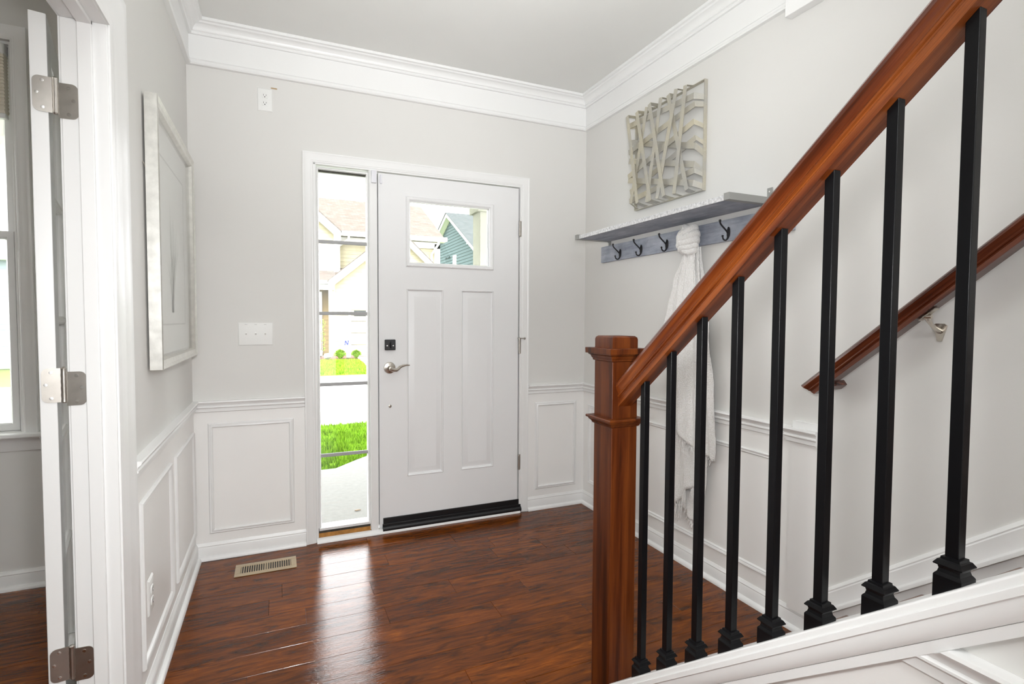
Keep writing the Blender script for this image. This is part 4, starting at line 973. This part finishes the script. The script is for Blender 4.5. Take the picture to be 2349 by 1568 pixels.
# ---------------------------------------------------------------- outdoors
def rough_blob(mb, c, r, rg, n=10, sq_=(1, 1, 1)):
    rr = []
    for j in range(n+1):
        ph = math.pi*j/n; rr.append([V(c)+V((r*sq_[0]*math.sin(ph)*math.cos(t), r*sq_[1]*math.sin(ph)*math.sin(t), r*sq_[2]*math.cos(ph)))*rg.uniform(0.85, 1.12) for t in [2*math.pi*i/14 for i in range(14)]])
    mb.rings(rr)
# ground
b = MB(); b.prism([V(p) for p in ((-3.2, 0.14, -0.18), (3.2, 0.14, -0.18), (3.2, 3.4, -0.18), (1.9, 3.2, -0.18), (1.45, 2.72, -0.18), (1.15, 2.42, -0.18), (0.95, 2.20, -0.18), (-3.2, 2.10, -0.18))], (0, 0, -0.12))
struct(b.build('floor_porch', 'concrete', smooth=False))['label'] = 'pale broom-finished concrete porch slab'
b = MB(); b.box((-40, 0.14, -0.42), (60, 120, -0.34)); struct(b.build('floor_ground', 'soil', smooth=False))['label'] = 'ground under the lawns'
b = MB(); b.box((-30, 5.05, -0.345), (40, 12.3, -0.30)); b.prism([V(p) for p in ((2.85, 12.3, -0.30), (9.5, 12.3, -0.30), (8.5, 20, -0.30), (3.3, 20, -0.30), (3.30, 18, -0.30), (3.2, 15.5, -0.30), (3.0, 13.5, -0.30))], (0, 0, -0.045))
b.box((-30, 4.92, -0.345), (40, 5.05, -0.27))
struct(b.build('floor_street', 'asphalt', smooth=False))['label'] = 'pale street with kerb and the drive across it'
def lawn(name, label, poly, z, count, hb, seed):
    rg = random.Random(seed); xs_ = [p[0] for p in poly]; ys_ = [p[1] for p in poly]
    def inside(x, y):
        c = False; j = len(poly)-1
        for i in range(len(poly)):
            xi, yi = poly[i]; xj, yj = poly[j]
            if (yi > y) != (yj > y) and x < (xj-xi)*(y-yi)/(yj-yi)+xi: c = not c
            j = i
        return c
    b = MB(); vs, fs = [], []
    b.prism([V((x, y, z-0.02)) for x, y in poly], (0, 0, -0.02))
    vs = list(b.v); fs = list(b.f); k = 0
    while k < count:
        x, y = rg.uniform(min(xs_), max(xs_)), rg.uniform(min(ys_), max(ys_))
        if not inside(x, y): continue
        a_ = rg.uniform(0, 6.28); w_ = hb*0.16; hh = hb*rg.uniform(0.6, 1.3); lx, ly = rg.uniform(-1, 1)*hb*0.5, rg.uniform(-1, 1)*hb*0.5
        o = len(vs); vs += [V((x-w_*math.cos(a_), y-w_*math.sin(a_), z-0.02)), V((x+w_*math.cos(a_), y+w_*math.sin(a_), z-0.02)), V((x+lx, y+ly, z-0.02+hh))]; fs.append((o, o+1, o+2)); k += 1
    b.v, b.f, b.at = vs, fs, [None]*len(fs)
    return tag(b.build(name, 'grass', smooth=False), label, 'grass', kind='stuff')
lawn('lawn', 'bright green lawn between the porch slab and the street', [(-1.2, 2.22), (0.95, 2.28), (1.15, 2.50), (1.45, 2.80), (1.9, 3.28), (3.6, 3.5), (3.6, 4.9), (-1.2, 4.9)], -0.27, 26000, 0.06, 1)
lawn('lawn', 'far green lawn across the street in front of the cream house', [(-4, 12.4), (2.80, 12.4), (2.95, 13.5), (3.15, 15.5), (3.25, 17.6), (-4, 18.0)], -0.27, 26000, 0.09, 2)
b = MB(); b.prism([V((0.966+dx, 0.93+dy, -0.176)) for dx, dy in ((0, 0), (0.02, 0.010), (0.04, 0.006), (0.045, -0.004), (0.03, 0.0), (0.012, -0.006))], (0, 0, 0.006)); tag(b.build('dry_leaf', 'leaf'), 'small dark dry leaf on the porch slab', 'leaf')
# porch column, beam and roof
pc = thing('porch_column', (2.41, 2.0, -0.18), 'textured cream porch column right of the door window', 'column')
b = MB(); b.box((2.313, 1.90, -0.18), (2.51, 2.10, 2.40)); b.build('shaft', 'colpaint', pc, bevel=0.01)
b = MB(); b.box((2.283, 1.87, 2.34), (2.54, 2.13, 2.56)); b.build('capital', 'colpaint', pc, bevel=0.005)
b = MB(); b.box((-3.2, 1.87, 2.56), (3.2, 2.13, 2.86)); b.box((-3.2, 0.14, 2.72), (3.2, 2.0, 2.80)); b.prism([V((-3.4, 2.5, 2.80)), V((-3.4, 0.14, 3.6)), V((-3.4, 0.14, 2.80))], (6.9, 0, 0))
struct(b.build('ceiling_porch', 'outwhite', smooth=False))['label'] = 'cream porch beam and roof'

def siding(mb, poly, origin, es, nrm, course=0.17, lap=0.011):
    # poly: convex outline in (s, z); origin + es*s ; nrm outward
    zmin = min(p[1] for p in poly); zmax = max(p[1] for p in poly); origin, es, nrm = V(origin), V(es), V(nrm)
    def rng_(z):
        xs_ = []
        for i in range(len(poly)):
            (s0, z0), (s1, z1) = poly[i], poly[(i+1) % len(poly)]
            if z0 == z1: 
                if abs(z-z0) < 1e-6: xs_ += [s0, s1]
                continue
            f = (z-z0)/(z1-z0)
            if -1e-9 <= f <= 1+1e-9: xs_.append(s0+(s1-s0)*f)
        return (min(xs_), max(xs_)) if xs_ else None
    z = zmin
    while z < zmax-1e-4:
        z2 = min(z+course, zmax); a_, c_ = rng_(z+1e-5), rng_(z2-1e-5)
        if a_ and c_:
            P = lambda s, zz, d: origin+es*s+V((0, 0, zz))+nrm*d
            mb.add([P(a_[0], z, lap), P(a_[1], z, lap), P(c_[1], z2, 0), P(c_[0], z2, 0), P(a_[0], z, 0), P(a_[1], z, 0)], [(0, 1, 2, 3), (0, 4, 5, 1)])
        z = z2
# cream house across the street. Coordinates measured on its front plane, scaled by depth
def H(x, z, Y=20.0):
    k = (Y+3.1535)/21.1535; return V((0.457+(x-0.457)*k, Y, 1.259+(z-1.259)*k))
ho = thing('house', (6, 22, -0.3), 'cream sided two-storey house with tan roofs and a garage across the street', 'house')
def poly_at(pts, Y): return [H(x, z, Y) for x, z in pts]
def sid(pts, Y, mat, parent, name='wall'):
    q = [(H(x, z, Y).x, H(x, z, Y).z) for x, z in pts]; b = MB(); siding(b, q, (0, Y, 0), (1, 0, 0), (0, -1, 0)); b.prism([V((x, Y+0.01, z)) for x, z in q], (0, 0.2, 0)); return b.build(name, mat, parent, smooth=False)
MY, LY, GY = 21.5, 20.7, 20.0
sid([(2.3, -0.5), (6.45, -0.5), (6.45, 4.42), (2.3, 4.42)], MY, 'cream', ho)
sid([(-2.5, -0.5), (2.44, -0.5), (2.44, 4.50), (1.82, 5.05), (0.0, 6.62), (-2.5, 4.4)], LY, 'cream', ho)
sid([(2.31, -0.5), (6.9, -0.5), (6.9, 2.93), (4.80, 4.80), (2.31, 2.70)], GY, 'cream', ho)
b = MB(); e0, e1 = H(-2.5, 4.56, MY-0.5), H(6.72, 4.56, MY-0.5); r0, r1 = H(-2.0, 5.76, MY+5), H(5.73, 5.76, MY+5)
b.add([e0, e1, r1, r0, e1+V((0, 10, 0)), e0+V((0, 10, 0))], [(0, 1, 2, 3), (1, 4, 2)]); b.add([e0, e1, e1+V((0, 0, -0.02)), e0+V((0, 0, -0.02))], [(0, 1, 2, 3)])
b.build('roof', 'tanroof', ho, smooth=False, uv=True)
def board(pa, pb, w_, Y, dep=0.08, mat='outwhite', nm='fascia', up=-1):
    A, B = H(*pa, Y), H(*pb, Y); b = MB(); b.prism([A, B, B+V((0, 0, up*w_)), A+V((0, 0, up*w_))], (0, -dep, 0)); return b.build(nm, mat, ho, smooth=False)
board((2.4, 4.56), (6.74, 4.56), 0.17, MY-0.5); board((2.4, 4.36), (6.5, 4.36), 0.28, MY-0.02, nm='frieze_board')
board((2.40, 4.42), (2.62, 4.42), 3.2, LY-0.02, nm='corner_board') ; board((6.28, 4.30), (6.5, 4.30), 4.6, MY-0.02, nm='corner_board')
b = MB(); s0, s1 = H(2.4, 4.40, MY), H(6.70, 4.40, MY); b.box((s0.x, MY-0.5, s0.z-0.02), (s1.x, MY+0.1, s0.z+0.16)); b.build('soffit', 'outwhite', ho, smooth=False)
# left wing gable rake + roof
b = MB()
for (p, q) in (((0.0, 6.90), (2.66, 4.60)), ((0.0, 6.90), (-2.8, 4.4))):
    A, B = H(*p, LY-0.3), H(*q, LY-0.3); b.prism([A, B, B+V((0, 0, -0.42)), A+V((0, 0, -0.42))], (0, -0.06, 0))
b.build('rake_board', 'outwhite', ho, smooth=False)
b = MB()
for (p, q) in (((0.0, 6.93), (2.70, 4.60)), ((0.0, 6.93), (-2.8, 4.42))):
    A, B = H(*p, LY-0.4), H(*q, LY-0.4); b.prism([A, B, B+V((0, 0, -0.05)), A+V((0, 0, -0.05))], (0, 6, 0))
b.build('roof', 'tanroof', ho, smooth=False, uv=True)
# garage gable
b = MB()
for (p, q) in (((4.80, 4.90), (2.20, 2.71)), ((4.80, 4.90), (7.1, 2.76))):
    A, B = H(*p, GY-0.3), H(*q, GY-0.3); b.prism([A, B, B+V((0, 0, -0.36)), A+V((0, 0, -0.36))], (0, -0.06, 0))
b.build('rake_board', 'outwhite', ho, smooth=False)
b = MB()
for (p, q) in (((4.80, 4.93), (2.16, 2.71)), ((4.80, 4.93), (7.14, 2.74))):
    A, B = H(*p, GY-0.38), H(*q, GY-0.38); b.prism([A, B, B+V((0, 0, -0.05)), A+V((0, 0, -0.05))], (0, 1.9, 0))
b.build('roof', 'tanroof', ho, smooth=False, uv=True)
# porch lean-to between the wings
b = MB(); A, B, C_, D = H(-1.0, 2.71, GY-0.2), H(2.24, 2.71, GY-0.2), H(2.80, 3.19, LY+0.3), H(-1.0, 3.19, LY+0.3)
b.add([A, B, C_, D], [(0, 1, 2, 3)]); b.build('roof', 'tanroof', ho, smooth=False, uv=True)
board((-1.0, 2.71), (2.24, 2.71), 0.14, GY-0.2); board((-1.0, 2.56), (2.42, 2.56), 0.22, GY-0.05, nm='porch_beam')
b = MB(); b.box((H(2.205, 0, GY).x, GY-0.12, -0.3), (H(2.33, 0, GY).x, GY+0.02, H(0, 2.37, GY).z)); b.build('porch_post', 'outwhite', ho)
b = MB(); q = [(H(1.2, 0, LY-.02).x, -0.3), (H(2.26, 0, LY-.02).x, -0.3), (H(2.26, 0, LY-.02).x, H(0, 2.5, LY).z), (H(1.2, 0, LY-.02).x, H(0, 2.5, LY).z)]
siding(b, q, (0, LY-0.04, 0), (1, 0, 0), (0, -1, 0)); b.build('porch_wall', 'tan', ho, smooth=False)['label'] = 'tan siding in the shaded porch'
b = MB(); b.box((H(1.4, 0, LY).x, LY-0.14, -0.3), (H(1.96, 0, LY).x, LY-0.05, H(0, 2.28, LY).z)); b.build('front_door', 'outwhite', ho)
# garage door
g0, g1 = H(3.0, 0, GY).x, H(6.3, 0, GY).x; gz = H(0, 1.63, GY).z
b = MB(); b.box((g0-0.10, GY-0.08, -0.3), (g0, GY-0.02, gz+0.10)); b.box((g1, GY-0.08, -0.3), (g1+0.10, GY-0.02, gz+0.10)); b.box((g0, GY-0.08, gz), (g1, GY-0.02, gz+0.10)); b.build('garage_trim', 'outwhite', ho)
b = MB()
for i in range(4): b.box((g0, GY-0.05-0.001*i, -0.3+(gz+0.3)*i/4+0.01), (g1, GY-0.02, -0.3+(gz+0.3)*(i+1)/4-0.01))
gd = b.build('garage_door', 'cream', ho, bevel=0.01)
b = MB()
for i in range(4):
    xx = g0+0.13+i*0.88; b.box((xx, GY-0.07, H(0, 1.385, GY).z), (xx+0.72, GY-0.05, H(0, 1.60, GY).z))
b.build('garage_window', 'garagewin', gd)
b = MB(); lx = H(2.66, 0, GY).x; lz0, lz1 = H(0, 1.42, GY).z, H(0, 1.70, GY).z
b.rings([[(lx+r_*math.cos(t_), GY-0.14+r_*math.sin(t_), z) for t_ in [2*math.pi*i/6 for i in range(6)]] for r_, z in ((0.02, lz0), (0.05, lz0+0.04), (0.07, lz1-0.13), (0.10, lz1-0.12), (0.03, lz1-0.05), (0.005, lz1))]); b.box((lx-0.03, GY-0.13, lz0+0.08), (lx+0.03, GY-0.02, lz0+0.14)); b.build('wall_lantern', 'muntin', ho)
# gutter pipes
b = MB(); g = H(2.95, 4.50, MY-0.5); b.tube([g+V((0, -0.06, 0)), g+V((0, -0.06, -0.25)), g+V((-0.35, 0.15, -0.50)), g+V((-0.55, 0.3, -0.60))], 0.05, 8); b.build('downspout', 'outwhite', ho); b = MB(); g = H(6.45, 4.45, MY-0.5); b.tube([g+V((0, -0.06, 0)), g+V((0, -0.06, -0.15)), g+V((-0.22, 0.4, -0.6)), g+V((-0.22, 0.4, -4.5))], 0.05, 8); b.build('downspout', 'outwhite', ho)

# blue house further right
bh = thing('house', (15.1, 44, -0.3), 'blue-grey sided gable house with grey roof beyond the cream house', 'house')
BX = 15.1; pk = (44.0, 10.97)
def gz_(y): return pk[1]-0.53*abs(y-pk[0]) if y < pk[0] else pk[1]-0.45*(y-pk[0])
poly = [(34.0, -0.3), (52.0, -0.3), (52.0, gz_(52.0)-0.35), (pk[0], pk[1]-0.35), (34.0, gz_(34.0)-0.35)]
b = MB(); siding(b, poly, (BX, 0, 0), (0, 1, 0), (-1, 0, 0), 0.27, 0.035); b.prism([V((BX+0.02, y, z)) for y, z in poly], (0.2, 0, 0)); b.build('wall', 'blue', bh, smooth=False)
b = MB()
for (ya_, yb__) in ((pk[0], 33.3), (pk[0], 52.8)):
    A, B = V((BX-0.55, ya_, gz_(ya_))), V((BX-0.55, yb__, gz_(yb__))); b.prism([A, B, B+V((0, 0, -0.38)), A+V((0, 0, -0.38))], (0.06, 0, 0)); b.prism([A+V((0.06, 0, -0.30)), B+V((0.06, 0, -0.30)), B+V((0.06, 0, -0.34)), A+V((0.06, 0, -0.34))], (0.55, 0, 0))
b.build('rake_board', 'outwhite', bh, smooth=False)
b = MB()
for (ya_, yb__) in ((pk[0], 33.3), (pk[0], 52.8)):
    A, B = V((BX-0.62, ya_, gz_(ya_)+0.03)), V((BX-0.62, yb__, gz_(yb__)+0.03)); b.prism([A, B, B+V((0, 0, -0.06)), A+V((0, 0, -0.06))], (12, 0, 0))
b.build('roof', 'greyroof', bh, smooth=False, uv=True)
def onB(dy): return dy
b = MB(); b.box((BX-0.08, 42.6, 4.8), (BX+0.02, 43.5, 7.05)); b.build('window_trim', 'outwhite', bh)
b = MB(); b.box((BX-0.10, 38.4, 7.6), (BX+0.02, 39.6, 8.0)); b.build('louvre_vent', 'outwhite', bh)
for i, yv in enumerate((45.5, 44.9, 44.5)):
    b = MB(); b.tube([(BX-0.02, yv, 7.05), (BX-0.14, yv, 7.12), (BX-0.16, yv, 6.95)], 0.07, 8); b.build('vent_cap', 'blue', bh)

# grey roofed neighbour seen through the study window
nh = thing('house', (-9.5, 20, -0.3), 'pale blue house with grey roof seen through the study window', 'house')
b = MB(); siding(b, [(-14, -0.3), (-4.8, -0.3), (-4.8, 3.0), (-14, 3.0)], (0, 18, 0), (1, 0, 0), (0, -1, 0)); b.prism([V((x, 18.01, z)) for x, z in ((-14, -0.3), (-4.8, -0.3), (-4.8, 3.9), (-14, 3.9))], (0, 0.2, 0))
M['paleblue'] = plain('pale_blue_shingle', (0.18, 0.215, 0.225), 0.8, vary=0.05); b.build('wall', 'paleblue', nh, smooth=False)
b = MB(); b.add([V((-14.5, 17.5, 4.15)), V((-4.4, 17.5, 4.15)), V((-4.4, 21.5, 6.0)), V((-14.5, 21.5, 6.0))], [(0, 1, 2, 3)]); b.build('roof', 'greyroof', nh, smooth=False, uv=True)
b = MB(); b.box((-14.5, 17.42, 3.92), (-4.4, 17.5, 4.2)); b.box((-14.5, 17.6, 3.0), (-4.6, 17.98, 3.9)); b.build('fascia', 'outwhite', nh, smooth=False)

# planting bed of the cream house
rg = random.Random(21)
b = MB(); b.prism([V(p) for p in ((-0.5, 18.0, -0.24), (2.5, 18.0, -0.24), (3.3, 18.3, -0.24), (3.4, 19.7, -0.24), (-0.5, 19.8, -0.24))], (0, 0, -0.06)); tag(b.build('mulch_bed', 'mulch'), 'red-brown mulch bed in front of the cream house', 'mulch', kind='stuff')
for i, (x, y, r_, lb_) in enumerate(((2.62, 18.1, 0.20, 'left green shrub in the mulch bed below the yard sign'), (3.22, 18.2, 0.17, 'right green shrub in the mulch bed below the yard sign'))):
    b = MB(); rough_blob(b, (x, y, -0.238+r_*0.78), r_*0.7, rg)
    for k in range(700):
        th, ph = rg.uniform(0, 6.28), rg.uniform(0, 1.5); d = V((math.sin(ph)*math.cos(th), math.sin(ph)*math.sin(th), math.cos(ph))); p = V((x, y, -0.14))+d*r_*rg.uniform(0.7, 1.1); s = d.orthogonal().normalized()*0.012
        b.add([p-s, p+s, p+d*0.06], [(0, 1, 2)])
    tag(b.build('shrub', 'bush', smooth=False), lb_, 'shrub', 'shrubs in the mulch bed')
for x, y, r_, lb_ in ((1.75, 18.3, 0.22, 'larger pale rock at the left of the mulch bed'), (2.15, 18.0, 0.13, 'small pale rock beside the left shrub'), (2.92, 18.05, 0.08, 'tiny pale rock between the two shrubs')):
    b = MB(); rough_blob(b, (x, y, -0.236+r_*0.86), r_, rg, 8, (1.2, 1, 0.8)); tag(b.build('rock', 'rock'), lb_, 'rock', 'rocks in the mulch bed')
sp_ = thing('sapling', (1.98, 18.8, -0.24), 'thin leafy sapling in front of the cream house porch', 'sapling')
b = MB(); b.tube([(1.98, 18.8, -0.24), (2.0, 18.8, 0.4), (1.97, 18.8, 1.2)], [0.02, 0.015, 0.005], 6); b.build('stem', 'mulch', sp_)
b = MB()
for k in range(260):
    z = rg.uniform(0.0, 1.25); p = V((1.98+rg.uniform(-0.16, 0.16), 18.8+rg.uniform(-0.16, 0.16), z)); a_ = V((rg.uniform(-1, 1), rg.uniform(-1, 1), rg.uniform(-1, 1))).normalized()*0.02; c_ = a_.orthogonal().normalized()*0.05
    b.add([p-a_, p+a_, p+c_], [(0, 1, 2)])
b.build('leaves', 'bush', sp_, smooth=False)
# yard sign
ys = thing('yard_sign', (2.95, 19.0, -0.24), 'small white yard sign with a blue letter N', 'sign')
b = MB(); b.box((2.80, 18.99, 0.17), (3.10, 19.01, 0.47)); b.build('sign_panel', 'outwhite', ys)
b = MB(); b.tube([(2.95, 19.0, -0.24), (2.95, 19.0, 0.17)], 0.008, 6); b.build('stake', 'muntin', ys)
b = MB()
def Np(u, v, k): return V((2.868+0.150*u+0.022*v, 18.985-0.002*k, 0.235+0.175*v))
for k, q in enumerate(([(0, 0), (0.26, 0), (0.26, 1), (0, 1)], [(0.74, 0), (1.0, 0), (1.0, 1), (0.74, 1)], [(0.02, 1), (0.34, 1), (0.98, 0), (0.66, 0)], [(-0.12, 0), (0.38, 0), (0.38, 0.14), (-0.12, 0.14)], [(0.62, 0.86), (1.12, 0.86), (1.12, 1), (0.62, 1)])):
    b.prism([Np(*p, k) for p in q], (0, 0.004, 0))
b.build('letter', 'signblue', ys, smooth=False)
